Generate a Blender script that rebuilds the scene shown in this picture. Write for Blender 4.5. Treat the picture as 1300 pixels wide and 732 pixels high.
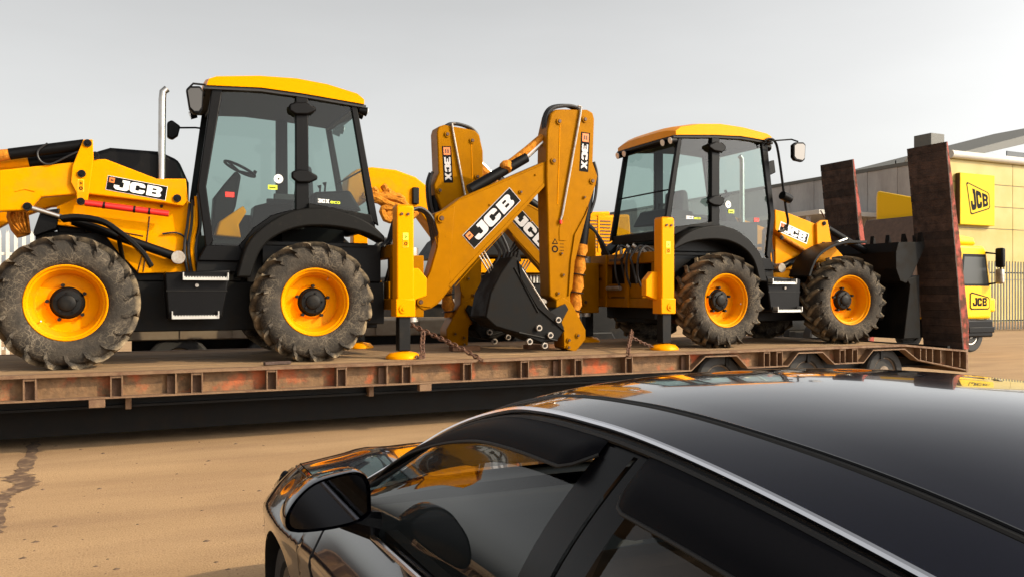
import bpy, bmesh, math, random
from mathutils import Vector, Matrix
random.seed(7)
PI = math.pi
for o in list(bpy.data.objects): bpy.data.objects.remove(o)
SC = bpy.context.scene
COL = SC.collection

# ------------------------------------------------------------------ camera
# World frame: X along the trailer towards its tail, Y away from the camera, Z up, ground at Z = 0
F, CX, HY, HC = 1050.0, 650.0, 374.0, 1.64
TH = math.atan(2280 / F); CS, SN = math.cos(TH), math.sin(TH)
cam_d = bpy.data.cameras.new('camera'); cam = bpy.data.objects.new('camera', cam_d); COL.objects.link(cam)
cam.location = (0, 0, HC)
cam.rotation_euler = (PI / 2, 0, -(PI / 2 - TH))
cam_d.sensor_width = 36; cam_d.lens = 36 * F / 1300
cam_d.shift_y = (HY - 366) / 1300
cam_d.clip_start = 0.05; cam_d.clip_end = 2000
SC.camera = cam

# ------------------------------------------------------------------ light
SUN = Vector((1.2, -1.13, 1.0)).normalized()      # towards the sun
EL = math.asin(SUN.z); AZ = math.atan2(SUN.x, SUN.y)
w = bpy.data.worlds.new('World'); SC.world = w; w.use_nodes = True
nt = w.node_tree; bg = nt.nodes['Background']
sk = nt.nodes.new('ShaderNodeTexSky'); sk.sky_type = 'NISHITA'; sk.sun_disc = False
sk.sun_elevation = EL; sk.sun_rotation = AZ; sk.dust_density = 3.0; sk.air_density = 1.0; sk.ozone_density = 1.0
hs = nt.nodes.new('ShaderNodeHueSaturation'); hs.inputs['Saturation'].default_value = 0.12
nt.links.new(sk.outputs[0], hs.inputs['Color'])
# thin haze: the whole sky brightens smoothly towards the sun
tcw = nt.nodes.new('ShaderNodeTexCoord'); dp = nt.nodes.new('ShaderNodeVectorMath'); dp.operation = 'DOT_PRODUCT'
dp.inputs[1].default_value = Vector((SUN.x, SUN.y, 0)).normalized(); nt.links.new(tcw.outputs['Generated'], dp.inputs[0])
ma = nt.nodes.new('ShaderNodeMath'); ma.operation = 'MULTIPLY_ADD'; ma.inputs[1].default_value = 0.40; ma.inputs[2].default_value = 1.0
nt.links.new(dp.outputs['Value'], ma.inputs[0])
sc_ = nt.nodes.new('ShaderNodeVectorMath'); sc_.operation = 'SCALE'; tn = nt.nodes.new('ShaderNodeVectorMath'); tn.operation = 'MULTIPLY'; tn.inputs[1].default_value = (1.015, 1.0, .965); nt.links.new(hs.outputs[0], tn.inputs[0]); nt.links.new(tn.outputs[0], sc_.inputs[0])
sx_ = nt.nodes.new('ShaderNodeSeparateXYZ'); nt.links.new(tcw.outputs['Generated'], sx_.inputs[0])
z2 = nt.nodes.new('ShaderNodeMath'); z2.operation = 'MULTIPLY'; nt.links.new(sx_.outputs[2], z2.inputs[0]); nt.links.new(sx_.outputs[2], z2.inputs[1])
zf = nt.nodes.new('ShaderNodeMath'); zf.operation = 'MULTIPLY_ADD'; zf.inputs[1].default_value = -0.95; zf.inputs[2].default_value = 1.67; nt.links.new(z2.outputs[0], zf.inputs[0])
pr_ = nt.nodes.new('ShaderNodeMath'); pr_.operation = 'MULTIPLY'; nt.links.new(zf.outputs[0], pr_.inputs[0]); nt.links.new(ma.outputs[0], pr_.inputs[1])
mpw = nt.nodes.new('ShaderNodeMapping'); mpw.inputs['Scale'].default_value = (1, 1, 4); nt.links.new(tcw.outputs['Generated'], mpw.inputs[0])
nw = nt.nodes.new('ShaderNodeTexNoise'); nw.inputs['Scale'].default_value = 2.2; nw.inputs['Detail'].default_value = 6; nt.links.new(mpw.outputs[0], nw.inputs['Vector'])
mw = nt.nodes.new('ShaderNodeMapRange'); mw.inputs['From Min'].default_value = .3; mw.inputs['From Max'].default_value = .7; mw.inputs['To Min'].default_value = .955; mw.inputs['To Max'].default_value = 1.045; nt.links.new(nw.outputs['Fac'], mw.inputs['Value'])
p2 = nt.nodes.new('ShaderNodeMath'); p2.operation = 'MULTIPLY'; nt.links.new(pr_.outputs[0], p2.inputs[0]); nt.links.new(mw.outputs[0], p2.inputs[1]); nt.links.new(p2.outputs[0], sc_.inputs['Scale'])
nt.links.new(sc_.outputs[0], bg.inputs['Color'])
bg.inputs['Strength'].default_value = 0.15
sd = bpy.data.lights.new('sun', 'SUN'); sun = bpy.data.objects.new('sun', sd); COL.objects.link(sun)
sd.energy = 4.4; sd.angle = math.radians(0.5); sd.color = (1.0, 0.81, 0.54)
sun.rotation_euler = SUN.to_track_quat('Z', 'Y').to_euler(); sun.location = (8, -8, 20)
SC.view_settings.view_transform = 'Standard'; SC.view_settings.look = 'None'
SC.view_settings.exposure = 0.0; SC.view_settings.gamma = 1.0
SC.cycles.max_bounces = 8; SC.cycles.transparent_max_bounces = 16

# ------------------------------------------------------------------ measuring
def wp(u, v, Y):
    "where the sight line through photo pixel (u, v) meets the vertical plane at depth Y: returns X, Z"
    a = (u - CX) / F; b = (HY - v) / F
    t = Y / (SN - CS * a)
    return t * (CS + SN * a), HC + b * t
def wx(u, v, X):
    a = (u - CX) / F; b = (HY - v) / F
    t = X / (CS + SN * a)
    return t * (SN - CS * a), HC + b * t

# ------------------------------------------------------------------ materials
def N(t, k): return t.nodes.new(k)
def mat(name, col, rough=.5, metal=0., dirt=None, dirt_amt=.0, dirt_scale=3., dirt_lo=.45, dirt_hi=.65, var=.0, var_scale=8.,
        bump=0., bump_scale=60., coat=0., spec=.5, stretch=None, tint=None):
    m = bpy.data.materials.new(name); m.use_nodes = True
    t = m.node_tree; p = t.nodes['Principled BSDF']; L = t.links.new
    p.inputs['Roughness'].default_value = rough; p.inputs['Metallic'].default_value = metal
    p.inputs['Coat Weight'].default_value = coat; p.inputs['Coat Roughness'].default_value = .04
    p.inputs['Specular IOR Level'].default_value = spec
    p.inputs['Base Color'].default_value = (*col, 1)
    if tint: p.inputs['Specular Tint'].default_value = (*tint, 1)
    tc = N(t, 'ShaderNodeTexCoord'); src = tc.outputs['Object']
    if stretch:
        mp = N(t, 'ShaderNodeMapping'); mp.inputs['Scale'].default_value = stretch
        L(src, mp.inputs['Vector']); src = mp.outputs[0]
    last = None
    if var:
        n = N(t, 'ShaderNodeTexNoise'); n.inputs['Scale'].default_value = var_scale; n.inputs['Detail'].default_value = 6
        L(src, n.inputs['Vector'])
        mr = N(t, 'ShaderNodeMapRange'); mr.inputs['From Min'].default_value = .3; mr.inputs['From Max'].default_value = .7
        mr.inputs['To Min'].default_value = 1 - var; mr.inputs['To Max'].default_value = 1 + var
        L(n.outputs['Fac'], mr.inputs['Value'])
        mx = N(t, 'ShaderNodeVectorMath'); mx.operation = 'SCALE'; mx.inputs[0].default_value = col
        L(mr.outputs[0], mx.inputs['Scale']); last = mx.outputs[0]
    if dirt:
        n = N(t, 'ShaderNodeTexNoise'); n.inputs['Scale'].default_value = dirt_scale; n.inputs['Detail'].default_value = 8
        n.inputs['Roughness'].default_value = .65; L(src, n.inputs['Vector'])
        mr = N(t, 'ShaderNodeMapRange'); mr.inputs['From Min'].default_value = dirt_lo; mr.inputs['From Max'].default_value = dirt_hi
        mr.inputs['To Max'].default_value = dirt_amt; L(n.outputs['Fac'], mr.inputs['Value'])
        mx = N(t, 'ShaderNodeMix'); mx.data_type = 'RGBA'; mx.inputs[6].default_value = (*col, 1); mx.inputs[7].default_value = (*dirt, 1)
        if last: L(last, mx.inputs[6])
        L(mr.outputs[0], mx.inputs[0]); last = mx.outputs[2]
        rr = N(t, 'ShaderNodeMapRange'); rr.inputs['To Min'].default_value = rough; rr.inputs['To Max'].default_value = min(1, rough + .4)
        L(mr.outputs[0], rr.inputs['Value']); L(rr.outputs[0], p.inputs['Roughness'])
    if last: L(last, p.inputs['Base Color'])
    if bump:
        n = N(t, 'ShaderNodeTexNoise'); n.inputs['Scale'].default_value = bump_scale; n.inputs['Detail'].default_value = 5
        L(src, n.inputs['Vector'])
        b = N(t, 'ShaderNodeBump'); b.inputs['Strength'].default_value = bump; b.inputs['Distance'].default_value = .02
        L(n.outputs['Fac'], b.inputs['Height']); L(b.outputs[0], p.inputs['Normal'])
    return m
def glass(name, tint, ior=1.5, rough=.0, boost=1.0):
    m = bpy.data.materials.new(name); m.use_nodes = True; t = m.node_tree; L = t.links.new
    for n in list(t.nodes): t.nodes.remove(n)
    out = N(t, 'ShaderNodeOutputMaterial'); mx = N(t, 'ShaderNodeMixShader')
    tr = N(t, 'ShaderNodeBsdfTransparent'); tr.inputs[0].default_value = (*tint, 1)
    gl = N(t, 'ShaderNodeBsdfGlossy'); gl.inputs['Roughness'].default_value = rough
    fr = N(t, 'ShaderNodeFresnel'); ge = N(t, 'ShaderNodeNewGeometry'); ir = N(t, 'ShaderNodeMapRange')   # a thin pane: same reflection from either side
    ir.inputs['To Min'].default_value = ior; ir.inputs['To Max'].default_value = 1 / ior
    L(ge.outputs['Backfacing'], ir.inputs['Value']); L(ir.outputs[0], fr.inputs[0])
    mu = N(t, 'ShaderNodeMath'); mu.operation = 'MULTIPLY'; mu.inputs[1].default_value = boost; mu.use_clamp = True
    L(fr.outputs[0], mu.inputs[0]); L(mu.outputs[0], mx.inputs[0]); L(tr.outputs[0], mx.inputs[1]); L(gl.outputs[0], mx.inputs[2])
    L(mx.outputs[0], out.inputs[0]); return m

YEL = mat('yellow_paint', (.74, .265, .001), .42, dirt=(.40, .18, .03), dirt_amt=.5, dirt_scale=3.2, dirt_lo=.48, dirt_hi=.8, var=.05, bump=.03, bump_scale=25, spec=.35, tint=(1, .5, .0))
YSH = mat('shaded_yellow_paint', (.27, .105, .0005), .42, dirt=(.16, .06, .004), dirt_amt=.5, dirt_scale=2.6, dirt_lo=.48, dirt_hi=.8, var=.07, bump=.03, bump_scale=25, spec=.3, tint=(1, .5, .0))  # machine yellow darkened: the dimmer light on the backhoe painted into its colour
YBR = mat('bright_yellow_paint', (.78, .275, .0006), .36, var=.03, spec=.45, tint=(1, .5, .0))
BLK = mat('black_plastic', (.0035, .0035, .004), .42, dirt=(.03, .024, .018), dirt_amt=.25, dirt_scale=4, dirt_lo=.58, dirt_hi=.8, bump=.05, bump_scale=90, spec=.12)
BLM = mat('black_metal', (.004, .004, .004), .5, dirt=(.03, .022, .014), dirt_amt=.45, dirt_scale=5, dirt_lo=.5, dirt_hi=.75, spec=.18)
BKT = mat('black_bucket_steel', (.003, .003, .003), .55, dirt=(.014, .010, .007), dirt_amt=.5, dirt_scale=5, spec=.12)
GUN = mat('dark_grey_fender', (.005, .0048, .0045), .48, dirt=(.06, .048, .035), dirt_amt=.3, dirt_scale=12, dirt_lo=.60, dirt_hi=.75, spec=.12)
def tyre_mat():
    m = bpy.data.materials.new('dusty_tyre_rubber'); m.use_nodes = True; t = m.node_tree; p = t.nodes['Principled BSDF']; L = t.links.new
    p.inputs['Roughness'].default_value = .85; p.inputs['Specular IOR Level'].default_value = .2
    tc = N(t, 'ShaderNodeTexCoord'); src = tc.outputs['Object']
    def noise(sc, det=6):
        n = N(t, 'ShaderNodeTexNoise'); n.inputs['Scale'].default_value = sc; n.inputs['Detail'].default_value = det; L(src, n.inputs['Vector']); return n
    def rng(s, a, b, c=0., d=1.):
        r = N(t, 'ShaderNodeMapRange'); r.inputs['From Min'].default_value = a; r.inputs['From Max'].default_value = b; r.inputs['To Min'].default_value = c; r.inputs['To Max'].default_value = d
        L(s, r.inputs['Value']); return r.outputs[0]
    def mul(a_, b_):
        k = N(t, 'ShaderNodeMath'); k.operation = 'MULTIPLY'; L(a_, k.inputs[0]); L(b_, k.inputs[1]); return k.outputs[0]
    def mix(f, a_, b_):
        x = N(t, 'ShaderNodeMix'); x.data_type = 'RGBA'
        if isinstance(a_, tuple): x.inputs[6].default_value = (*a_, 1)
        else: L(a_, x.inputs[6])
        x.inputs[7].default_value = (*b_, 1); L(f, x.inputs[0]); return x.outputs[2]
    sx = N(t, 'ShaderNodeSeparateXYZ'); L(src, sx.inputs[0])
    cb = N(t, 'ShaderNodeCombineXYZ'); L(sx.outputs[0], cb.inputs[0]); L(sx.outputs[2], cb.inputs[2])
    ln = N(t, 'ShaderNodeVectorMath'); ln.operation = 'LENGTH'; L(cb.outputs[0], ln.inputs[0]); rad = ln.outputs['Value']
    # straw and scratches: thin wandering lines
    wn = noise(5.0, 3); wv = N(t, 'ShaderNodeVectorMath'); wv.operation = 'SCALE'; wv.inputs['Scale'].default_value = .22; L(wn.outputs['Color'], wv.inputs[0])
    ad = N(t, 'ShaderNodeVectorMath'); L(src, ad.inputs[0]); L(wv.outputs[0], ad.inputs[1])
    f = None
    for sc_v, wd in ((9., .035), (17., .05)):
        vo = N(t, 'ShaderNodeTexVoronoi'); vo.feature = 'DISTANCE_TO_EDGE'; vo.inputs['Scale'].default_value = sc_v; L(ad.outputs[0], vo.inputs['Vector'])
        l_ = rng(vo.outputs['Distance'], 0, wd, 1, 0)
        if f is None: f = l_
        else:
            k = N(t, 'ShaderNodeMath'); k.operation = 'MAXIMUM'; L(f, k.inputs[0]); L(l_, k.inputs[1]); f = k.outputs[0]
    c = mix(rng(noise(7).outputs['Fac'], .4, .7, 0, .6), (.030, .026, .022), (.085, .068, .050))
    c = mix(mul(f, rng(noise(3.5).outputs['Fac'], .42, .62, .03, .42)), c, (.31, .255, .18))
    c = mix(mul(rng(rad, .655, .705), rng(noise(9).outputs['Fac'], .35, .62, .1, .8)), c, (.30, .225, .135))
    L(c, p.inputs['Base Color'])
    b = N(t, 'ShaderNodeBump'); b.inputs['Strength'].default_value = .4; b.inputs['Distance'].default_value = .02; L(noise(45).outputs['Fac'], b.inputs['Height']); L(b.outputs[0], p.inputs['Normal'])
    return m
RUB = tyre_mat()
RUBC = mat('car_tyre_rubber', (.02, .02, .02), .8, bump=.2)
CHR = mat('bright_steel', (.55, .53, .50), .30, 1.0, dirt=(.35, .28, .2), dirt_amt=.3, dirt_scale=9)
STL = mat('worn_steel', (.42, .39, .35), .42, .8, dirt=(.2, .13, .08), dirt_amt=.6, dirt_scale=8)
ALU = mat('aluminium_tread', (.50, .49, .46), .4, .5, var=.1)
RED = mat('red_paint', (.62, .015, .012), .35, var=.08)
FOAM = mat('orange_wrap', (.50, .185, .022), .55, dirt=(.22, .075, .012), dirt_amt=.8, dirt_scale=14, bump=.6, bump_scale=30, spec=.3, tint=(1, .5, .0))
HOSE = mat('hose_rubber', (.012, .012, .014), .5)
PIN = mat('brown_pin', (.07, .03, .012), .4, .4)
RUST = mat('rusty_frame', (.115, .058, .030), .75, dirt=(.035, .020, .012), dirt_amt=.8, dirt_scale=6, dirt_lo=.4, dirt_hi=.7, var=.2, bump=.3, bump_scale=40)
RUSTR = mat('rusty_red_web', (.15, .082, .036), .8, dirt=(.46, .085, .025), dirt_amt=.8, dirt_scale=2.0, dirt_lo=.525, dirt_hi=.66, var=.35, var_scale=14, bump=.35, bump_scale=45)
EDGE = mat('worn_flange', (.165, .095, .048), .7, dirt=(.10, .05, .03), dirt_amt=.8, dirt_scale=7, bump=.2)
WOOD = mat('deck_wood', (.285, .175, .082), .85, dirt=(.09, .055, .03), dirt_amt=.8, dirt_scale=4, dirt_lo=.42, dirt_hi=.72, var=.25, bump=.4, bump_scale=30, stretch=(.35, 3, 3))
RAMPD = mat('ramp_slat_wood', (.045, .026, .019), .8, dirt=(.018, .012, .010), dirt_amt=.8, dirt_scale=6, var=.3, bump=.4, bump_scale=40)
_t = RAMPD.node_tree; _p = _t.nodes['Principled BSDF']; _o = N(_t, 'ShaderNodeObjectInfo'); _r = N(_t, 'ShaderNodeMapRange'); _r.inputs['To Min'].default_value = .55; _r.inputs['To Max'].default_value = 1.5
_s = N(_t, 'ShaderNodeVectorMath'); _s.operation = 'SCALE'; _t.links.new(_o.outputs['Random'], _r.inputs['Value']); _t.links.new(_r.outputs[0], _s.inputs['Scale'])
_t.links.new(_p.inputs['Base Color'].links[0].from_socket, _s.inputs[0]); _t.links.new(_s.outputs[0], _p.inputs['Base Color'])
RAMPR = mat('ramp_red_paint', (.28, .030, .012), .7, dirt=(.055, .028, .016), dirt_amt=.9, dirt_scale=5, dirt_lo=.44, dirt_hi=.56)
CHN = mat('rusty_chain', (.09, .045, .03), .6, .4, dirt=(.25, .12, .06), dirt_amt=.5, dirt_scale=20)
WHT = mat('white_print', (.80, .80, .78), .45)
WSH = mat('shaded_white_print', (.47, .455, .47), .45)  # white lettering greyed so its colour carries the backhoe's shade
ORP = mat('orange_print', (.72, .17, .02), .45)
LIM = mat('lime_print', (.60, .72, .03), .45)
BPR = mat('black_print', (.004, .004, .004), .6, spec=.08)
REDP = mat('red_print', (.8, .03, .02), .45)
LAMP = mat('lamp_lens', (.75, .75, .74), .12, .3)
GLC = glass('cab_glass', (.57, .67, .645), 1.5, 0, .8)
SEAT = mat('seat_fabric', (.035, .036, .04), .85)
LIN = mat('cab_lining', (.022, .022, .024), .8)
MIRR = mat('mirror_glass', (.10, .09, .08), .04, 1.0)

# ------------------------------------------------------------------ mesh builder
class MB:
    def __init__(s): s.v = []; s.f = []; s.m = []; s.mi = 0; s.mats = []
    def use(s, m):
        if m not in s.mats: s.mats.append(m)
        s.mi = s.mats.index(m); return s
    def face(s, idx): s.f.append(tuple(idx)); s.m.append(s.mi)
    def add(s, vs, fs):
        b = len(s.v); s.v += [tuple(x) for x in vs]
        for f in fs: s.face([b + i for i in f])
        return s
    def box(s, x0, x1, y0, y1, z0, z1, T=None):
        vs = [(x, y, z) for x in (x0, x1) for y in (y0, y1) for z in (z0, z1)]
        if T: vs = [T @ Vector(q) for q in vs]
        return s.add(vs, [(0, 1, 3, 2), (4, 6, 7, 5), (0, 4, 5, 1), (2, 3, 7, 6), (0, 2, 6, 4), (1, 5, 7, 3)])
    def prism(s, poly, y0, y1, T=None):
        "polygon in x-z, extruded along y"
        n = len(poly); vs = [(x, y0, z) for x, z in poly] + [(x, y1, z) for x, z in poly]
        if T: vs = [T @ Vector(q) for q in vs]
        return s.add(vs, [tuple(range(n)), tuple(range(2 * n - 1, n - 1, -1))] + [(i, n + i, n + (i + 1) % n, (i + 1) % n) for i in range(n)])
    def tube(s, pts, r, k=8, cap=True):
        pts = [Vector(p) for p in pts]; n = len(pts); rs = r if isinstance(r, (list, tuple)) else [r] * n
        b = len(s.v); up = None
        for i, p in enumerate(pts):
            d = (pts[min(i + 1, n - 1)] - pts[max(i - 1, 0)]).normalized()
            if up is None:
                up = Vector((0, 0, 1)) if abs(d.z) < .9 else Vector((1, 0, 0))
            a = d.cross(up).normalized(); up = a.cross(d).normalized()
            for j in range(k):
                th = 2 * PI * j / k; s.v.append(tuple(p + a * (rs[i] * math.cos(th)) + up * (rs[i] * math.sin(th))))
        for i in range(n - 1):
            for j in range(k):
                s.face((b + i * k + j, b + i * k + (j + 1) % k, b + (i + 1) * k + (j + 1) % k, b + (i + 1) * k + j))
        if cap: s.face([b + j for j in range(k)][::-1]); s.face([b + (n - 1) * k + j for j in range(k)])
        return s
    def lathe(s, prof, k=32, c=(0, 0, 0), close=False, cap=True):
        "profile of (radius, y) turned about the y axis"
        b = len(s.v); n = len(prof)
        for r, y in prof:
            for j in range(k):
                th = 2 * PI * j / k; s.v.append((c[0] + r * math.cos(th), c[1] + y, c[2] + r * math.sin(th)))
        for i in range(n - 1 if not close else n):
            i2 = (i + 1) % n
            for j in range(k):
                s.face((b + i * k + j, b + i * k + (j + 1) % k, b + i2 * k + (j + 1) % k, b + i2 * k + j))
        if not close and cap:
            s.face([b + j for j in range(k)]); s.face([b + (n - 1) * k + j for j in range(k)])
        return s
    def cyl(s, c, r, y0, y1, k=16): return s.lathe([(r, y0), (r, y1)], k, c)
    def build(s, name, m=None, parent=None, loc=(0, 0, 0), bevel=0., smooth=35, seg=2, recalc=True):
        me = bpy.data.meshes.new(name); me.from_pydata(s.v, [], s.f)
        for mm in (s.mats or [m]): me.materials.append(mm)
        if s.mats: me.polygons.foreach_set('material_index', s.m)
        if recalc:
            bm = bmesh.new(); bm.from_mesh(me); bmesh.ops.recalc_face_normals(bm, faces=bm.faces); bm.to_mesh(me); bm.free()
        if smooth:
            me.polygons.foreach_set('use_smooth', [True] * len(me.polygons)); me.set_sharp_from_angle(angle=math.radians(smooth))
        me.update()
        o = bpy.data.objects.new(name, me); COL.objects.link(o); o.location = loc
        if parent: o.parent = parent
        if bevel:
            b = o.modifiers.new('bevel', 'BEVEL'); b.width = bevel; b.segments = seg; b.limit_method = 'ANGLE'; b.angle_limit = math.radians(40)
            b.harden_normals = False
        return o
def link_copy(o, parent, loc=None, rot=None, deep=True):
    c = o.copy(); COL.objects.link(c); c.parent = parent
    if loc is not None: c.location = loc
    if rot is not None: c.rotation_euler = rot
    if deep:
        for ch in list(o.children): link_copy(ch, c)
    return c
def empty(name, label, cat, loc=(0, 0, 0), group=None, rz=0):
    o = bpy.data.objects.new(name, None); COL.objects.link(o); o.location = loc; o.rotation_euler = (0, 0, rz)
    o.empty_display_size = .3; return tag(o, label, cat, group)
def tag(o, label=None, cat=None, group=None, kind=None):
    if label: o['label'] = label
    if cat: o['category'] = cat
    if group: o['group'] = group
    if kind: o['kind'] = kind
    return o
def spl(pts):
    "smooth monotone curve through points"
    xs = [p[0] for p in pts]; ys = [p[1] for p in pts]; n = len(xs)
    d = [(ys[i + 1] - ys[i]) / (xs[i + 1] - xs[i]) for i in range(n - 1)]
    m = [d[0]] + [(d[i - 1] + d[i]) / 2 if d[i - 1] * d[i] > 0 else 0 for i in range(1, n - 1)] + [d[-1]]
    def f(x):
        x = min(max(x, xs[0]), xs[-1]); i = 0
        while i < n - 2 and x > xs[i + 1]: i += 1
        h = xs[i + 1] - xs[i]; t = (x - xs[i]) / h
        return (ys[i] * (2 * t**3 - 3 * t**2 + 1) + m[i] * h * (t**3 - 2 * t**2 + t) + ys[i + 1] * (-2 * t**3 + 3 * t**2) + m[i + 1] * h * (t**3 - t**2))
    return f
def smooth_pts(pts, n=6):
    "Catmull-Rom through 3-D points"
    P = [Vector(p) for p in pts]; out = []
    for i in range(len(P) - 1):
        a = P[max(i - 1, 0)]; b = P[i]; c = P[i + 1]; d = P[min(i + 2, len(P) - 1)]
        for k in range(n):
            t = k / n
            out.append(.5 * ((2 * b) + (c - a) * t + (2 * a - 5 * b + 4 * c - d) * t * t + (3 * b - a - 3 * c + d) * t**3))
    out.append(P[-1]); return out

# ------------------------------------------------------------------ lettering (drawn as outlines)
def arc(cx, cy, r, a0, a1, n=5):
    return [(cx + r * math.cos(math.radians(a0 + (a1 - a0) * i / n)), cy + r * math.sin(math.radians(a0 + (a1 - a0) * i / n))) for i in range(n + 1)]
GL = {
 'J': ([[(.52, 1), (1, 1), (1, .30)] + arc(.72, .28, .28, 0, -90) + [(.28, 0)] + arc(.25, .25, .25, 270, 180) + [(0, .42), (.36, .42), (.36, .30), (.40, .25), (.58, .25), (.62, .30), (.62, .76), (.52, .76)]], .92),
 'C': ([[(.28, 1), (.72, 1)] + arc(.75, .75, .25, 90, 0) + [(1, .62), (.63, .62), (.63, .70), (.57, .75), (.43, .75), (.37, .70), (.37, .30), (.43, .25), (.57, .25), (.63, .30), (.63, .38), (1, .38)] + arc(.75, .25, .25, 0, -90) + arc(.25, .25, .25, 270, 180) + arc(.25, .75, .25, 180, 90)], 1.0),
 'B': ([[(0, 0), (.76, 0)] + arc(.78, .22, .22, -90, 60) + arc(.78, .76, .24, -50, 90) + [(0, 1)], [(.36, .60), (.36, .77), (.60, .77), (.65, .72), (.65, .65), (.60, .60)], [(.36, .23), (.36, .42), (.62, .42), (.67, .37), (.67, .28), (.62, .23)]], 1.0),
 '3': ([[(.0, 1), (.80, 1)] + arc(.80, .80, .20, 90, 0) + [(1, .62), (.90, .5), (1, .38)] + arc(.80, .20, .20, 0, -90) + [(0, 0), (0, .25), (.58, .25), (.64, .30), (.64, .36), (.58, .40), (.22, .40), (.22, .60), (.58, .60), (.64, .64), (.64, .70), (.58, .75), (0, .75)]], .9),
 'X': ([[(0, 1), (.38, 1), (.52, .70), (.66, 1), (1.04, 1), (.72, .5), (1.04, 0), (.66, 0), (.52, .30), (.38, 0), (0, 0), (.32, .5)]], 1.04),
 'e': ([[(.22, .70), (.78, .70), (.95, .55), (.95, .28), (.28, .28), (.28, .18), (.9, .18), (.9, 0), (.2, 0), (.03, .15), (.03, .55)], [(.28, .42), (.28, .52), (.70, .52), (.70, .42)]], .95),
 'c': ([[(.22, .70), (.90, .70), (.90, .52), (.28, .52), (.28, .18), (.90, .18), (.90, 0), (.2, 0), (.03, .15), (.03, .55)]], .92),
 'o': ([[(.22, .70), (.78, .70), (.95, .55), (.95, .15), (.78, 0), (.2, 0), (.03, .15), (.03, .55)], [(.28, .18), (.28, .52), (.70, .52), (.70, .18)]], .97),
}
_gc = {}
def glyph(ch):
    if ch in _gc: return _gc[ch]
    loops, wd = GL[ch]; bm = bmesh.new(); es = []
    for lp in loops:
        lp2 = [p for i, p in enumerate(lp) if (Vector(p) - Vector(lp[i - 1])).length > 1e-4]
        vs = [bm.verts.new((x, y, 0)) for x, y in lp2]
        es += [bm.edges.new((vs[i], vs[(i + 1) % len(vs)])) for i in range(len(vs))]
    bmesh.ops.triangle_fill(bm, use_beauty=True, edges=es)
    bm.verts.index_update()
    _gc[ch] = ([tuple(v.co) for v in bm.verts], [tuple(v.index for v in f.verts) for f in bm.faces], wd); bm.free()
    return _gc[ch]
class Sheet:
    "flat print: shapes on a plane given by origin, right, up and an outward normal"
    def __init__(s, o, r, u, n): s.o, s.r, s.u, s.n = Vector(o), Vector(r), Vector(u), Vector(n).normalized(); s.mb = MB()
    def at(s, x, y, h): return s.o + s.r * x + s.u * y + s.n * h
    def poly(s, pts, h, m):
        s.mb.use(m); s.mb.add([s.at(x, y, h) for x, y in pts], [tuple(range(len(pts)))])
    def rect(s, x0, y0, x1, y1, h, m): s.poly([(x0, y0), (x1, y0), (x1, y1), (x0, y1)], h, m)
    def ring(s, c, r0, r1, h, m, k=16, r2=None):
        s.mb.use(m); vs = []; r2 = r2 or r0
        for i in range(k):
            a = 2 * PI * i / k; vs += [s.at(c[0] + r0 * math.cos(a), c[1] + r0 * math.sin(a), h), s.at(c[0] + r1 * math.cos(a), c[1] + r1 * math.sin(a), h)]
        s.mb.add(vs, [(2 * i, 2 * i + 1, (2 * i + 3) % (2 * k), (2 * i + 2) % (2 * k)) for i in range(k)])
    def text(s, st, x, y, hgt, wid, h, ms, gap=.13, slant=0., scales=None):
        "each letter wid wide, hgt tall; ms one material or one per letter"
        for i, ch in enumerate(st):
            vs, fs, wd = glyph(ch); m = ms[i] if isinstance(ms, (list, tuple)) else ms
            s.mb.use(m); s.mb.add([s.at(x + (vx * wid) + slant * vy * hgt, y + vy * hgt, h) for vx, vy, _ in vs], fs)
            x += wid * (wd + gap)
        return x
    def build(s, name, parent=None): return s.mb.build(name, None, parent, smooth=0, recalc=False)
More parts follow.
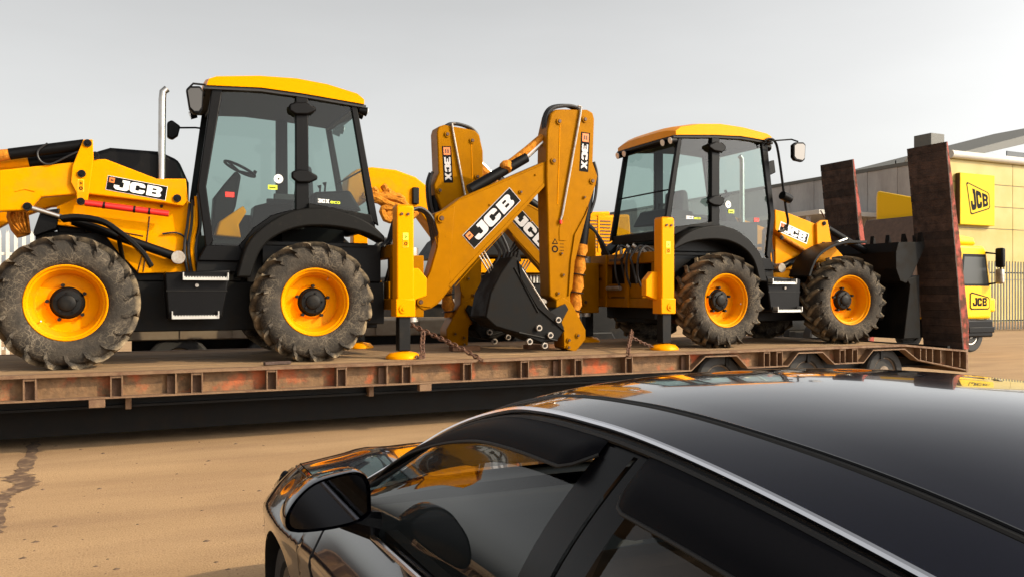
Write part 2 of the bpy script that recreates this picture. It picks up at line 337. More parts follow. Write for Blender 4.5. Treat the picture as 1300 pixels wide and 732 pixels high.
# ================================================================== ground
def ground_mat():
    m = bpy.data.materials.new('sandy_yard'); m.use_nodes = True; t = m.node_tree; p = t.nodes['Principled BSDF']; L = t.links.new
    p.inputs['Roughness'].default_value = .9; p.inputs['Specular IOR Level'].default_value = .2
    tc = N(t, 'ShaderNodeTexCoord'); src = tc.outputs['Object']
    def noise(sc, det=6, st=None):
        n = N(t, 'ShaderNodeTexNoise'); n.inputs['Scale'].default_value = sc; n.inputs['Detail'].default_value = det
        if st:
            mp = N(t, 'ShaderNodeMapping'); mp.inputs['Scale'].default_value = st; L(src, mp.inputs[0]); L(mp.outputs[0], n.inputs['Vector'])
        else: L(src, n.inputs['Vector'])
        return n.outputs['Fac']
    def rng(s, a, b, c=0, d=1):
        r = N(t, 'ShaderNodeMapRange'); r.inputs['From Min'].default_value = a; r.inputs['From Max'].default_value = b
        r.inputs['To Min'].default_value = c; r.inputs['To Max'].default_value = d; L(s, r.inputs['Value']); return r.outputs[0]
    def mix(f, a, b):
        x = N(t, 'ShaderNodeMix'); x.data_type = 'RGBA'
        if isinstance(a, tuple): x.inputs[6].default_value = (*a, 1)
        else: L(a, x.inputs[6])
        x.inputs[7].default_value = (*b, 1); L(f, x.inputs[0]); return x.outputs[2]
    c = mix(rng(noise(.6, 5, (.5, 1.6, 1)), .35, .65), (.415, .275, .150), (.345, .225, .122))
    c = mix(rng(noise(2.3, 7, (.25, 1, 1)), .45, .75, 0, .55), c, (.235, .145, .085))
    c = mix(rng(noise(1.0, 6, (.2, 1.6, 1)), .50, .75, 0, .3), c, (.26, .165, .095))
    c = mix(rng(noise(45, 3), .52, .78, 0, .7), c, (.20, .12, .07))
    c = mix(rng(noise(110, 2), .66, .76, 0, .8), c, (.09, .055, .035))
    c = mix(rng(noise(12, 4, (1, 3, 1)), .62, .75, 0, .5), c, (.45, .32, .20))
    L(c, p.inputs['Base Color'])
    b = N(t, 'ShaderNodeBump'); b.inputs['Strength'].default_value = .35; b.inputs['Distance'].default_value = .02
    L(noise(70, 6), b.inputs['Height']); L(b.outputs[0], p.inputs['Normal'])
    return m
g = MB(); g.add([(-400, -300, 0), (600, -300, 0), (600, 700, 0), (-400, 700, 0)], [(0, 1, 2, 3)])
tag(g.build('ground', ground_mat(), smooth=0), kind='structure')
# oil stain running out from under the trailer
OIL = mat('oil_stain', (.11, .066, .042), .8, dirt=(.33, .215, .118), dirt_amt=.9, dirt_scale=9, dirt_lo=.47, dirt_hi=.66)
def gp(u, v): # a point on the ground seen at that pixel
    a = (u - CX) / F; t = HC / ((v - HY) / F); return (t * (CS + SN * a), t * (SN - CS * a))
stain = [(44, 560), (34, 590), (22, 604), (33, 612), (22, 622), (8, 628), (2, 640), (-8, 668), (-20, 690)]
b = MB(); rnd = random.Random(3); prev = None; vs = []; 
pts = smooth_pts([(*gp(*q), 0) for q in stain], 8)
for i, p in enumerate(pts):
    wdt = .035 + .05 * rnd.random() + (.05 if 14 < i < 34 else 0)
    vs += [(p.x - wdt * (.6 + .6 * rnd.random()), p.y - .03 * rnd.random(), .004), (p.x + wdt * (.6 + .6 * rnd.random()), p.y + .03 * rnd.random(), .004)]
b.add(vs, [(2 * i, 2 * i + 1, 2 * i + 3, 2 * i + 2) for i in range(len(pts) - 1)])
tag(b.build('oil_stain', OIL, smooth=0), kind='structure')
# loose stones and clods
b = MB(); rnd = random.Random(5)
for i in range(520):
    if i < 60: x, y = gp(rnd.uniform(0, 420), 560 + 170 * rnd.random()); 
    else: x, y = rnd.uniform(-4, 30), rnd.uniform(1.5, 24)
    s = rnd.choice((.004, .005, .006, .008, .01, .013, .02)); k = 6; z = s * .5
    a0 = rnd.random() * 6
    ring = [(x + s * rnd.uniform(.8, 1.6) * math.cos(a0 + j * PI / 3), y + s * rnd.uniform(.7, 1.1) * math.sin(a0 + j * PI / 3), 0) for j in range(6)]
    b.add(ring + [(x, y, z)], [(j, (j + 1) % 6, 6) for j in range(6)])
tag(b.build('gravel', mat('stone', (.11, .07, .045), .9, var=.4), smooth=0), kind='stuff')

# ================================================================== low-loader trailer
DK = .85; TY0, TY1 = 9.34, 12.75; TX0, TX1 = -6.5, 12.64
TR = empty('low_loader_trailer', 'long rusty brown low loader trailer under both yellow diggers, two ramps folded up', 'trailer', (0, 0, 0))
random.seed(11)
# deck planks (the sloped tail is framed separately)
nP = 12; pw = (TY1 - TY0 - .24) / nP; kink = wp(1150, 433, TY0)[0]
pm = None
for i in range(nP):
    y0 = TY0 + .13 + i * pw; dz = random.uniform(-.005, .003)
    q = MB(); q.box(TX0, kink, y0 + .006, y0 + pw - .006, DK - .05 + dz, DK + dz)
    q.build('plank', WOOD, TR, bevel=.005)
    q = MB(); q.prism([(kink + .01, DK - .05 + dz), (kink + .01, DK + dz), (TX1 - .05, .71 + dz), (TX1 - .05, .66 + dz)], y0 + .006, y0 + pw - .006)
    q.build('plank', WOOD, TR, bevel=.005)
# side beams
ZB = .585
def px(u): return wp(u, 450, TY0)[0]
arches = [(878, 896, 936, 950), (1001, 1014, 1045, 1060), (1097, 1109, 1149, 1166)]
def side_beam(y_edge, sgn):
    yi = y_edge + sgn * .13
    q = MB()
    lo = [(TX0, ZB + .02)]
    for a, b_, c, d in arches:
        lo += [(px(a), ZB + .02), (px(b_), .79), (px(c), .79), (px(d), ZB + .02)]
    lo += [(px(1166) + .02, ZB + .02), (TX1, .40)]
    web = lo + [(TX1, .69), (kink, DK - .03), (TX0, DK - .03)]
    q.use(RUSTR).prism(web, min(yi, yi + sgn * .015), max(yi, yi + sgn * .015))
    q.use(EDGE)
    q.prism([(TX0, DK - .028), (kink, DK - .028), (TX1, .692), (TX1, .722), (kink, DK + .004), (TX0, DK + .004)], min(y_edge, y_edge + sgn * .128), max(y_edge, y_edge + sgn * .128))
    # bottom flange follows the arches
    for (x0, z0), (x1, z1) in zip(lo, lo[1:]):
        q.prism([(x0, z0), (x1, z1), (x1, z1 - .018), (x0, z0 - .018)], min(y_edge + sgn * .005, yi + sgn * .02), max(y_edge + sgn * .005, yi + sgn * .02))
    return q.build('side_beam', None, TR, smooth=0)
side_beam(TY0, 1); side_beam(TY1, -1)
q = MB(); q.box(TX1 - .015, TX1 + .04, TY0 + .003, TY1 - .003, .355, .735); q.build('tail_beam', EDGE, TR, bevel=.006)
# outriggers: the paired plates that stand in the side beam
def outrigger(w_):
    q = MB().use(EDGE)
    for x in (-w_ / 2, w_ / 2 - .012): q.box(x, x + .012, TY0 + .012, TY0 + .128, ZB + .021, DK - .029)
    q.use(RUST).box(-w_ / 2 + .012, w_ / 2 - .012, TY0 + .10, TY0 + .128, ZB + .021, DK - .029)
    q.use(EDGE).box(-w_ / 2 + .012, w_ / 2 - .012, TY0 + .02, TY0 + .06, DK - .055, DK - .03)
    return q.build('outrigger', None, TR, smooth=0)
o0 = outrigger(.115); o0.location.x = -.905
X = -.905 - .77
xs = [-.905 + .77 * i for i in range(-7, 10) if i != 0] + [8.38, 8.62, 9.86, 10.12]
for x in xs: link_copy(o0, TR, (x, 0, 0))
def stiffener(x, z0=ZB + .021, z1=DK - .029):
    q = MB().use(EDGE); q.box(x, x + .014, TY0 + .012, TY0 + .128, z0, z1); q.use(RUST).box(x - .075, x - .004, TY0 + .085, TY0 + .128, z0, z1 - .03); return q.build('stiffener', None, TR, smooth=0)
for x in (-2.1, .42, 2.70, 5.0, 7.0): stiffener(x)
for i, x in enumerate((11.55, 11.68, 11.83, 12.02, 12.30, 12.48)):
    f_ = (x - kink) / (TX1 - kink); zt = DK - .03 + max(0, f_) * (.69 - DK + .03); zb = ZB + .021 + (x - px(1166)) / (TX1 - px(1166)) * (.40 - ZB)
    q = MB(); q.box(x, x + .014, TY0 + .012, TY0 + .128, zb, zt - .004); q.build('stiffener', EDGE, TR, smooth=0)
# spine, cross members, axles, wheels
q = MB(); q.box(TX0, 6.6, 10.02, 12.05, .14, .615); q.box(TX0, 12.3, 10.5, 11.6, .45, .616); q.build('spine_beam', BKT, TR, smooth=0)
for y in (9.72, 12.3):
    q = MB(); q.box(TX0, 12.3, y, y + .02, .48, .615); q.box(TX0, 12.3, y - .06, y + .08, .455, .48); q.build('stringer', BLM, TR, smooth=0)
for i in range(25):
    x = TX0 + .4 + i * .77
    q = MB(); q.box(x, x + .06, TY0 + .16, TY1 - .16, .62, .79); q.build('cross_member', BLM, TR, smooth=0)
for u, v in ((123, 513), (540, 491)):
    x, z = wp(u, v, TY0 + .02); q = MB(); q.box(x - .075, x + .075, TY0 + .01, TY0 + .10, ZB - .085, ZB - .001); q.build('hook_bracket', EDGE, TR, bevel=.006)
for u in (163, 470):
    x, z = wp(u, 515, TY0 + .3); q = MB(); q.box(x - .03, x + .03, TY0 + .25, TY0 + .4, .44, .60); q.build('hook_bracket', EDGE, TR, bevel=.006)
wq = MB().use(RUBC)
R_, W_ = .395, .24
wq.lathe([(.24, -.08), (.26, -.115), (.32, -.125), (.37, -.115), (R_, -.085), (R_, -.045), (.383, -.04), (R_, -.035), (R_, .0), (.383, .004), (R_, .008), (R_, .085), (.37, .115), (.26, .115), (.24, .08)], 40)
tw = None
rimq = MB(); rimq.lathe([(.245, -.09), (.235, -.10), (.215, -.06), (.12, -.03), (.11, -.09), (.05, -.10), (.001, -.10)], 28, cap=False)
for k, x in enumerate((7.66, 9.31, 10.97)):
    for j, y in enumerate((TY0 + .30, TY0 + .60, TY1 - .60, TY1 - .30)):
        rz = 0 if j < 2 else PI
        if tw is None:
            tw = wq.build('wheel', RUBC, TR, (x, y, R_)); rimq.build('rim', mat('dusty_rim', (.16, .12, .085), .7, var=.3), tw)
        else: link_copy(tw, TR, (x, y, R_), (0, 0, rz))
    q = MB(); q.tube([(x, TY0 + .3, R_), (x, TY1 - .3, R_)], .07, 10); q.build('axle', BLM, TR)
# ramps folded up at the tail
def ramp(ya, yb):
    B0, Bz = 12.62, .72; Tx, Tz = 12.20, 4.16
    root = MB()
    ln = math.hypot(Tx - B0, Tz - Bz); ux, uz = (Tx - B0) / ln, (Tz - Bz) / ln; nx, nz = uz, -ux
    def P(s, d): return (B0 + ux * s * ln + nx * d, Bz + uz * s * ln + nz * d)
    root.use(RAMPR)
    for y in (ya, yb - .03):
        root.prism([P(0, .026), P(1, .026), P(1, .05), P(.55, .15), P(.12, .20), P(0, .15)], y, y + .03)
    root.use(RAMPD)
    for s in (.02, .35, .65, .97):
        root.prism([P(s, .034), P(s + .02, .034), P(s + .02, .07), P(s, .07)], ya + .03, yb - .03)
    r = root.build('ramp', None, TR, smooth=0)
    q = MB(); q.prism([P(0, .0245), P(1, .0245), P(1, .0335), P(0, .0335)], ya + .031, yb - .031); q.build('backing', RAMPD, r, smooth=0)
    n = 26
    for i in range(n):
        q = MB(); q.prism([P((i + .012) / n, .0 + random.uniform(-.004, .003)), P((i + .988) / n, random.uniform(-.004, .004)), P((i + .988) / n, .024), P((i + .012) / n, .024)], ya - .005, yb - .0)
        q.build('slat', RAMPD, r, smooth=0)
    return r
DX = 0.0
ramp(9.40, 10.15); ramp(11.35, 12.13)

# blocks and scraps of timber lying on the deck
for (u, v, Y, L_, W_, hgt, rz, lab) in ((352, 458, 9.62, .30, .07, .035, .2, 'short flat timber batten lying on the deck edge by the left digger rear tyre'), (590, 437, 10.9, .42, .16, .07, .0, 'reddish timber block lying on the deck under the black bucket'), (690, 438, 10.9, .60, .16, .06, .05, 'long reddish timber block on the deck left of the orange arm tip')):
    x, z = wp(u, v, Y); q = MB(); q.box(-L_ / 2, L_ / 2, -W_ / 2, W_ / 2, 0, hgt)
    o = q.build('timber_block', mat('timber', (.16, .075, .035), .85, var=.3) if hgt > .04 else RAMPD, None, (x, Y, DK + .004), bevel=.006); o.rotation_euler = (0, 0, rz); tag(o, lab, 'timber', 'timber pieces on the deck')
# ================================================================== backhoe loaders
YC = 11.0                                   # centre line of both machines
TYRE_R = .705
def T1(pts, y): # local (x forward, z above deck) of points measured on the machine that faces left
    return [(1.98 - wp(u, v, YC + y)[0], wp(u, v, YC + y)[1] - DK) for u, v in pts]
def T2(pts, y): # same, on the machine that faces right
    return [(wp(u, v, YC + y)[0] - 8.06, wp(u, v, YC + y)[1] - DK) for u, v in pts]

# ---- wheel (axis along y, outer face towards -y)
def make_tyre():
    q = MB()
    q.lathe([(.395, .17), (.385, .12), (.375, 0), (.385, -.12), (.395, -.175), (.42, -.215), (.47, -.236), (.53, -.242), (.59, -.232), (.635, -.205), (.655, -.16), (.662, -.08), (.664, 0), (.662, .08), (.655, .16), (.635, .205), (.59, .232), (.53, .242), (.47, .236), (.42, .215)], 64, close=True)
    n = 19
    for side in (-1, 1):
        for i in range(n):
            a0 = 2 * PI * (i + (.5 if side > 0 else 0)) / n
            # centre line of one lug: radius, y, angle, half width, height
            path = [(.545, -.236, -.05, .014, .010), (.60, -.226, -.015, .022, .034), (.645, -.198, .03, .027, .056), (.660, -.13, .10, .027, .056), (.662, -.06, .19, .027, .057), (.662, .02, .29, .026, .056)]
            b = len(q.v)
            for j, (r, y, ph, hw, h) in enumerate(path):
                k0, k1 = path[max(j - 1, 0)], path[min(j + 1, 5)]
                dr = (k1[0] - k0[0], (k1[1] - k0[1]), (k1[2] - k0[2]) * r)
                # outward normal: radial on the crown, -y on the wall
                wn = min(1, max(0, (abs(y) - .17) / .06)) if y < 0 else 0
                nr, ny = (1 - wn * .85), -wn * .85
                l = math.hypot(nr, ny); nr /= l; ny /= l
                tl = math.hypot(dr[1], dr[2]) or 1
                ey, et = dr[2] / tl, -dr[1] / tl    # across the lug, in (y, tangential)
                if wn > .5: ey, et = 0, 1
                for sx in (-1, 1):
                    for hh, ww in ((-.01, 1.25), (h, .8)):
                        yy = y + ey * sx * hw * ww + ny * hh; rr = r + nr * hh; aa = a0 + ph + et * sx * hw * ww / r
                        q.v.append((rr * math.cos(aa), yy * -side if side > 0 else yy, rr * math.sin(aa)))
            for j in range(5):
                o = b + 4 * j
                for p0, p1 in ((0, 1), (1, 3), (3, 2)):
                    q.face((o + p0, o + p1, o + 4 + p1, o + 4 + p0))
            q.face((b, b + 1, b + 3, b + 2)); o = b + 20; q.face((o, o + 1, o + 3, o + 2))
    return q
tyre_mb = make_tyre()
WHEEL = None
def wheel(root, loc, far, steer=0.):
    global WHEEL
    rot = (0, random.uniform(0, 6), PI * far + steer)
    if WHEEL is None:
        t = tyre_mb.build('wheel', RUB, root, loc, smooth=38)
        q = MB(); q.lathe([(.398, -.165), (.402, -.195), (.392, -.203), (.380, -.196), (.372, -.170), (.352, -.158), (.345, -.13), (.318, -.09), (.312, .03), (.30, .045), (.205, .05), (.18, .015), (.172, .01), (.172, .12), (.39, .14)], 48, cap=False)
        q.build('rim', YEL, t)
        q = MB(); q.lathe([(.165, .012), (.152, .005), (.15, -.045), (.135, -.06), (.09, -.066), (.085, -.085), (.07, -.095), (.03, -.098)], 24)
        for k in range(5):
            a = k * 2 * PI / 5 + .3; q.cyl((.11 * math.cos(a), 0, .11 * math.sin(a)), .012, -.085, -.055, 6)
        q.build('hub', BLM, t)
        nut = None
        for k in range(5):
            a = k * 2 * PI / 5 + .55; q = MB(); q.cyl((0, 0, 0), .02, -.045, .03, 6)
            l_ = (.192 * math.cos(a), .0, .192 * math.sin(a))
            nut = q.build('wheel_nut', BLM, t, l_) if nut is None else link_copy(nut, t, l_)
        q = MB(); q.tube([(.335, -.12, .02), (.30, -.16, .02)], .008, 6); q.build('valve', CHR, t)
        WHEEL = t; t.rotation_euler = rot
    else: link_copy(WHEEL, root, loc, rot)

def jcb_decal(name, parent, o, r, u, n, L_, H_):
    "black panel with pale border, orange square, then the three letters"
    s = Sheet(o, r, u, n); W_ = WSH if name == 'boom_lettering' else WHT
    s.rect(0, 0, L_, H_, .003, W_); b = (.024 if n[0] > 0 else .007) * H_ / .25
    s.rect(b, b, L_ - b, H_ - b, .006, BPR)
    q = H_ * .34; s.rect(H_ * .12, H_ * .55, H_ * .12 + q, H_ * .55 + q, .009, ORP)
    s.rect(H_ * .20, H_ * .66, H_ * .12 + q * .8, H_ * .60 + q * .5, .0105, PIN)
    wl = (L_ - H_ * .62) / 3.36
    s.text('JCB', H_ * .46, H_ * .14, H_ * .72, wl, .009, W_)
    return s.build(name, parent)
def model_decal(parent, o, r, u, n, L_, H_):
    s = Sheet(o, r, u, n)
    s.rect(0, 0, L_, H_, .003, BPR)
    s.rect(L_ * .03, H_ * .14, L_ * .24, H_ * .86, .006, ORP); s.rect(L_ * .08, H_ * .3, L_ * .19, H_ * .45, .008, PIN); s.rect(L_ * .08, H_ * .55, L_ * .19, H_ * .7, .008, PIN)
    s.text('3CX', L_ * .30, H_ * .16, H_ * .68, L_ * .205, .006, WSH, gap=.09)
    return s.build('model_decal', parent)
def eco_print(parent, o, r, u, n, L_):
    s = Sheet(o, r, u, n); wl = L_ / 6.6
    x = s.text('3CX', 0, 0, wl * 1.0, wl * .98, .004, WHT, gap=.10, slant=.0)
    s.text('eco', x + .02 * L_, 0, wl * .95, wl * .9, .004, LIM, gap=.05)
    return s.build('glass_lettering', parent)
def ribbon_path(q, pts, y0, y1, th):
    "curved sheet: polyline in x-z with thickness, from y0 to y1"
    n = len(pts); up = []
    for i in range(n):
        a = Vector(pts[max(i - 1, 0)]); b = Vector(pts[min(i + 1, n - 1)]); d = (b - a).normalized(); up.append((-d.y * th, d.x * th))
    poly = [tuple(p) for p in pts] + [(p[0] + k[0], p[1] + k[1]) for p, k in zip(pts[::-1], up[::-1])]
    q.prism(poly, y0, y1)

def sm2(pts, n=5): return [(p.x, p.z) for p in smooth_pts([(a, 0, b) for a, b in pts], n)]

def backhoe_loader(label, X0, s, boom_y, bscale, loader):
    R = empty('backhoe_loader', label, 'backhoe loader', (X0, YC, DK), 'backhoe loaders on the trailer')
    def mx(poly): return [(s * x, z) for x, z in poly]
    def pr(name, poly, y0, y1, m, parent=R, bevel=.008, smooth=35, flat=False):
        q = MB(); q.prism(mx(poly), y0, y1); return q.build(name, m, parent, bevel=bevel, smooth=smooth)
    def bx(name, x0, x1, y0, y1, z0, z1, m, parent=R, bevel=.012):
        q = MB(); q.box(min(s * x0, s * x1), max(s * x0, s * x1), y0, y1, z0, z1); return q.build(name, m, parent, bevel=bevel)
    def tb(name, pts, r, m, parent=R, k=10, sm=0):
        p = [(s * x, y, z) for x, y, z in pts]
        if sm: p = smooth_pts(p, sm)
        q = MB(); q.tube(p, r, k); return q.build(name, m, parent)
    pcache = {}
    def pins(name, pts, y0, r, L, parent, ring=YEL, core=PIN):
        k = (r, L, ring.name, core.name)
        for x, z in pts:
            if k not in pcache:
                q = MB(); q.use(ring).lathe([(r, 0), (r, -L), (r * .6, -L), (r * .55, -L * .7)], 16, cap=False); q.use(core).cyl((0, 0, 0), r * .52, -L - .012, 0, 10)
                pcache[k] = q.build(name, None, parent, (s * x, y0, z))
            else: link_copy(pcache[k], parent, (s * x, y0, z)).name = name

    # ---------------- wheels
    for x, st in ((0, 0), (2.60 if s < 0 else 2.53, 0 if s < 0 else -.10)):
        wheel(R, (s * x, -.945, TYRE_R), 0, st); wheel(R, (s * x, .945, TYRE_R), 1, st)
    # ---------------- chassis
    bx('chassis', -.95, 3.0, -.42, .42, .36, .95, BLM)
    q = MB(); q.tube([(0, -.75, TYRE_R), (0, .75, TYRE_R)], .13, 12); q.box(-.2, .2, -.3, .3, .5, .95)
    q.tube([(s * 2.55, -.75, TYRE_R), (s * 2.55, .75, TYRE_R)], .10, 12); q.build('axle', BLM, R)
    bx('engine_side', .75, 2.95, -.41, .41, .951, 1.50, BLM)
    bx('axle_guard', -.55, .55, -.70, -.45, .35, .98, PIN)
    # loader tower: the yellow side plate between cab and front wheel
    tower = T1([(72, 262), (107, 247), (200, 247), (238, 254), (247, 262), (249, 345), (176, 347), (150, 320), (128, 292), (72, 286)], -.5)
    tw = pr('loader_tower', tower, -.5, -.44, YEL); pr('loader_tower', tower, .44, .5, YEL)
    for a, b in (((190, 275), (182, 345)), ((128, 290), (182, 300)), ((175, 345), (182, 318))):
        (x0, z0), (x1, z1) = T1([a, b], -.5); tb('seam_rib', [(x0, -.505, z0), (x1, -.505, z1)], .007, PIN, tw, 6)
    hx = T1([(100, 200), (126, 191), (140, 187), (203, 192), (227, 203), (240, 232), (240, 262), (100, 262)], -.4)
    
    if s > 0: hx = [(x, min(z, 1.62)) for x, z in hx]
    pr('bonnet', hx, -.40, .40, BLK, bevel=.05)
    (gx, gz), = T1([(70, 300)], -.4); bx('front_grille', gx - .3, gx - .02, -.40, .40, .75, 1.75, BLK)
    # exhaust
    ex = T1([(205, 245), (206, 126), (207, 117), (212, 113)], -.46)
    tb('exhaust_pipe', [(x, .46 * s, z) for x, z in ex], .042, CHR, k=14)
    # hoses and pipes dropping between tower and cab
    for k, (u0, u1) in enumerate(((241, 238), (244, 243), (248, 247), (251, 252))):
        h = T1([(u0, 258 - 4 * k), (u0 - 3 + 2 * k, 285), (u1 - 4, 315), (u1, 346)], -.56)
        tb('hydraulic_hose', [(x, -.57 - .02 * k, z) for x, z in h], .017, HOSE if k != 2 else YEL, tw, 7, 5)
    h = T1([(206, 297), (225, 296), (236, 305), (240, 330)], -.52); tb('hydraulic_hose', [(x, -.53, z) for x, z in h], .011, HOSE, tw, 6, 5)
    for u, v in ((233, 318), (163, 300), (205, 262), (140, 262)):
        (x, z), = T1([(u, v)], -.5); q = MB(); q.cyl((s * x, 0, z), .018, -.52, -.50, 8); q.build('bolt_head', BLM, tw)
    # lift ram and front mudguard
    a, b, c = T1([(40, 264), (92, 280), (226, 327)], -.62)
    rm = tb('lift_ram', [(b[0], -.62, b[1]), (c[0], -.62, c[1])], .052, BLK, k=14)
    tb('ram_rod', [(a[0], -.62, a[1]), (b[0], -.62, b[1])], .028, CHR, rm, 12)
    q = MB(); q.cyl((s * c[0], 0, c[1]), .075, -.70, -.54, 18); q.build('ram_eye', STL, rm)
    if s < 0: gpts = T1([(78, 281), (100, 279), (129, 284), (150, 297), (165, 309), (180, 324), (190, 340)], -.95)
    else: gpts = T2([(1094, 306), (1070, 306), (1053, 310), (1040, 317), (1031, 325), (1025, 336), (1020, 350)], -1.05)
    q = MB(); ribbon_path(q, mx(sm2(gpts)), -1.16, -.72, .045)
    mg = q.build('mudguard', GUN, R, bevel=.008)
    tb('mudguard_stay', [(gpts[3][0], -.72, gpts[3][1] - .02), (gpts[3][0] - .05, -.45, 1.15)], .025, BLM, mg)
    q = MB(); ribbon_path(q, mx(sm2(gpts)), .72, 1.16, .028); q.build('mudguard', GUN, R, bevel=.008)
    # ---------------- steps and tank between the wheels
    tk = T1([(209, 346), (293, 342), (283, 402), (213, 406)], -.95)
    t_ = pr('side_tank', tk, -.95, -.48, BLK, bevel=.02)
    l1, l2 = T1([(211, 369), (289, 366)], -.95); q = MB(); q.box(min(s * l1[0], s * l2[0]), max(s * l1[0], s * l2[0]), -.957, -.94, l1[1] - .008, l1[1] + .008); q.build('tank_lid_edge', BLM, t_)
    (kx, kz), = T1([(250, 362)], -.95); q = MB(); q.cyl((s * kx, 0, kz), .02, -.975, -.94, 12); q.build('tank_latch', STL, t_)
    for (a, b) in (((232, 352), (290, 353)), ((218, 401), (278, 400))):
        (x0, z0), (x1, z1) = T1([a, b], -1.02)
        q = MB().use(ALU); lo, hi = min(s * x0, s * x1), max(s * x0, s * x1)
        q.box(lo, hi, -1.05, -.95, z0 - .03, z0); q.box(lo, lo + .012, -1.06, -.94, z0 - .02, z0 + .055); q.box(hi - .012, hi, -1.06, -.94, z0 - .02, z0 + .055)
        for k in range(16):
            xk = lo + .02 + (hi - lo - .04) * k / 15; q.box(xk - .007, xk + .007, -1.049, -1.03, z0, z0 + .012)
        q.build('step', None, R, smooth=0)
    bx('far_tank', 1.0, 1.75, .5, .95, .5, 1.0, BLK)
    # ---------------- rear fender
    fo = T1([(300, 352), (309, 320), (318, 303), (330, 291), (350, 277), (374, 267), (404, 264), (430, 268), (452, 275), (472, 286), (488, 301)], -1.0)
    fi = T1([(487, 308), (470, 299), (452, 293), (430, 289), (408, 287), (385, 288), (365, 293), (350, 300), (338, 309), (327, 325), (318, 352)], -1.0)
    fend = sm2(fo, 4) + sm2(fi, 4)
    fd = pr('rear_fender', fend, -1.04, -.70, GUN, bevel=.02); pr('rear_fender', fend, .70, 1.04, GUN, bevel=.02)
    # louvred shoulder over the fender
    lv = T1([(391, 258), (470, 273), (476, 290), (440, 271), (391, 266)], -.8)
    pr('fender_louvre', lv, -.83, -.70, GUN, bevel=.01)
    bx('rear_body', -.92, .55, -.70, .70, .95, 1.42, BLK)
    bx('rear_guard', -.97, -.60, -.68, .68, .42, .945, BLM)
    # ---------------- cab
    CY = .76
    def side(name, pts, d, m, inset=0, bevel=.012, dbl=True):
        p = T1(pts, -CY); a = pr(name, p, -CY - d, -CY + .055 - inset, m, bevel=bevel)
        if dbl: pr(name, p, CY - .055 + inset, CY + d, m, bevel=bevel)
        return a
    side('front_pillar', [(269, 111), (283, 113), (262, 237), (271, 306), (262, 318), (251, 238)], .0, BLK)
    side('roof_rail', [(268, 109), (331, 109), (388, 117), (451, 129), (452, 137), (388, 123), (331, 116), (283, 116)], .004, BLK)
    side('door_pillar', [(375, 116), (391, 118), (392, 264), (375, 268)], .02, BLK)
    side('rear_pillar', [(445, 131), (453, 132), (481, 287), (470, 280)], .004, BLK)
    side('cab_sill', [(262, 311), (303, 312), (310, 321), (306, 332), (251, 331)], .01, BLK)
    pr('floor_panel', T1([(250, 331), (306, 332), (300, 345), (249, 345)], -.7), -.72, -.5, BLM)
    side('fender_skirt', [(303, 312), (322, 289), (345, 273), (375, 265), (392, 262), (473, 277), (478, 292), (404, 268), (374, 270), (345, 281), (326, 297), (310, 322)], .0, BLK)
    dg = [(282, 116), (376, 118), (376, 266), (345, 274), (322, 290), (305, 313), (270, 312), (262, 238)]
    rg = [(391, 121), (447, 132), (474, 279), (391, 263)]
    def pane(name, pts, sg, inset=.028):
        q = MB(); q.add([(x, sg * (CY - inset), z) for x, z in mx(T1(pts, -CY))], [tuple(range(len(pts)))]); return q.build(name, GLC, R, smooth=0)
    d1 = pane('door_glass', dg, -1); pane('door_glass', dg, 1); r1 = pane('quarter_glass', rg, -1); pane('quarter_glass', rg, 1)
    # hinge covers
    for pts in ([(366, 134), (374, 131), (386, 131), (400, 138), (400, 143), (390, 147), (374, 147), (366, 142)], [(369, 219), (377, 216), (389, 217), (402, 224), (402, 229), (392, 233), (377, 233), (369, 227)]):
        q = MB(); q.prism(mx(T1(pts, -CY)), -CY - .075, -CY - .018); q.build('hinge_cover', BLK, R, bevel=.02)
    # windscreen and rear window
    fr = T1([(276, 114), (257, 237), (266, 312)], -CY); rr = T1([(449, 134), (475, 280)], -CY)
    q = MB(); q.add([(s * x, y, z) for y in (-CY + .06, CY - .06) for x, z in fr], [(0, 1, 4, 3), (1, 2, 5, 4)]); q.build('windscreen', GLC, R, smooth=0)
    q = MB(); q.add([(s * x, y, z) for y in (-CY + .06, CY - .06) for x, z in rr], [(0, 1, 3, 2)]); q.build('rear_window', GLC, R, smooth=0)
    for (x, z), nm in ((fr[0], 'front_header'), (rr[0], 'rear_header')):
        bx(nm, x - .03, x + .03, -CY + .056, CY - .056, z - .06, z + .03, BLK)
    bx('rear_sill', rr[1][0] - .03, rr[1][0] + .04, -CY + .056, CY - .056, rr[1][1] - .12, rr[1][1] + .02, BLK)
    bx('front_sill', fr[2][0] - .05, fr[2][0] + .02, -CY + .056, CY - .056, fr[2][1] - .12, fr[2][1] + .03, BLK)
    xm = rr[0][0] * .45 + rr[1][0] * .55; zm = rr[0][1] * .45 + rr[1][1] * .55
    bx('rear_glass_bar', xm - .012, xm + .012, -CY + .06, CY - .06, zm - .012, zm + .012, BLK)
    # roof
    rf = T1([(259, 108), (259, 103), (266, 99), (277, 97), (328, 96.5), (377, 100), (417, 108), (456, 120), (464, 128), (464, 133), (451, 130), (388, 119), (331, 111), (279, 108.5)], -CY - .04)
    rp = T1([(259, 108), (262, 100), (272, 97), (328, 96.5), (377, 100), (417, 107.5), (456, 119.5), (465, 127), (465, 133)], -CY - .04)
    zb0 = rf[-1][1]
    n = len(rp); q = MB(); q.use(YBR); ny = 9
    for j in range(ny):
        yy = -1 + 2 * j / (ny - 1); cr = 1 - abs(yy)**4
        for i, (x, z) in enumerate(rp):
            sh = 1 - .06 * abs(yy)**6
            base = rf[-1][1] if i not in (0, n - 1) else z
            zz = z + (.05 * cr if 0 < i < n - 1 else 0)
            xc = (rp[0][0] + rp[-1][0]) / 2
            q.v.append((s * (xc + (x - xc) * (1 - .03 * abs(yy)**4)), yy * (CY + .05), zz - (.0 if abs(yy) < .99 else .0)))
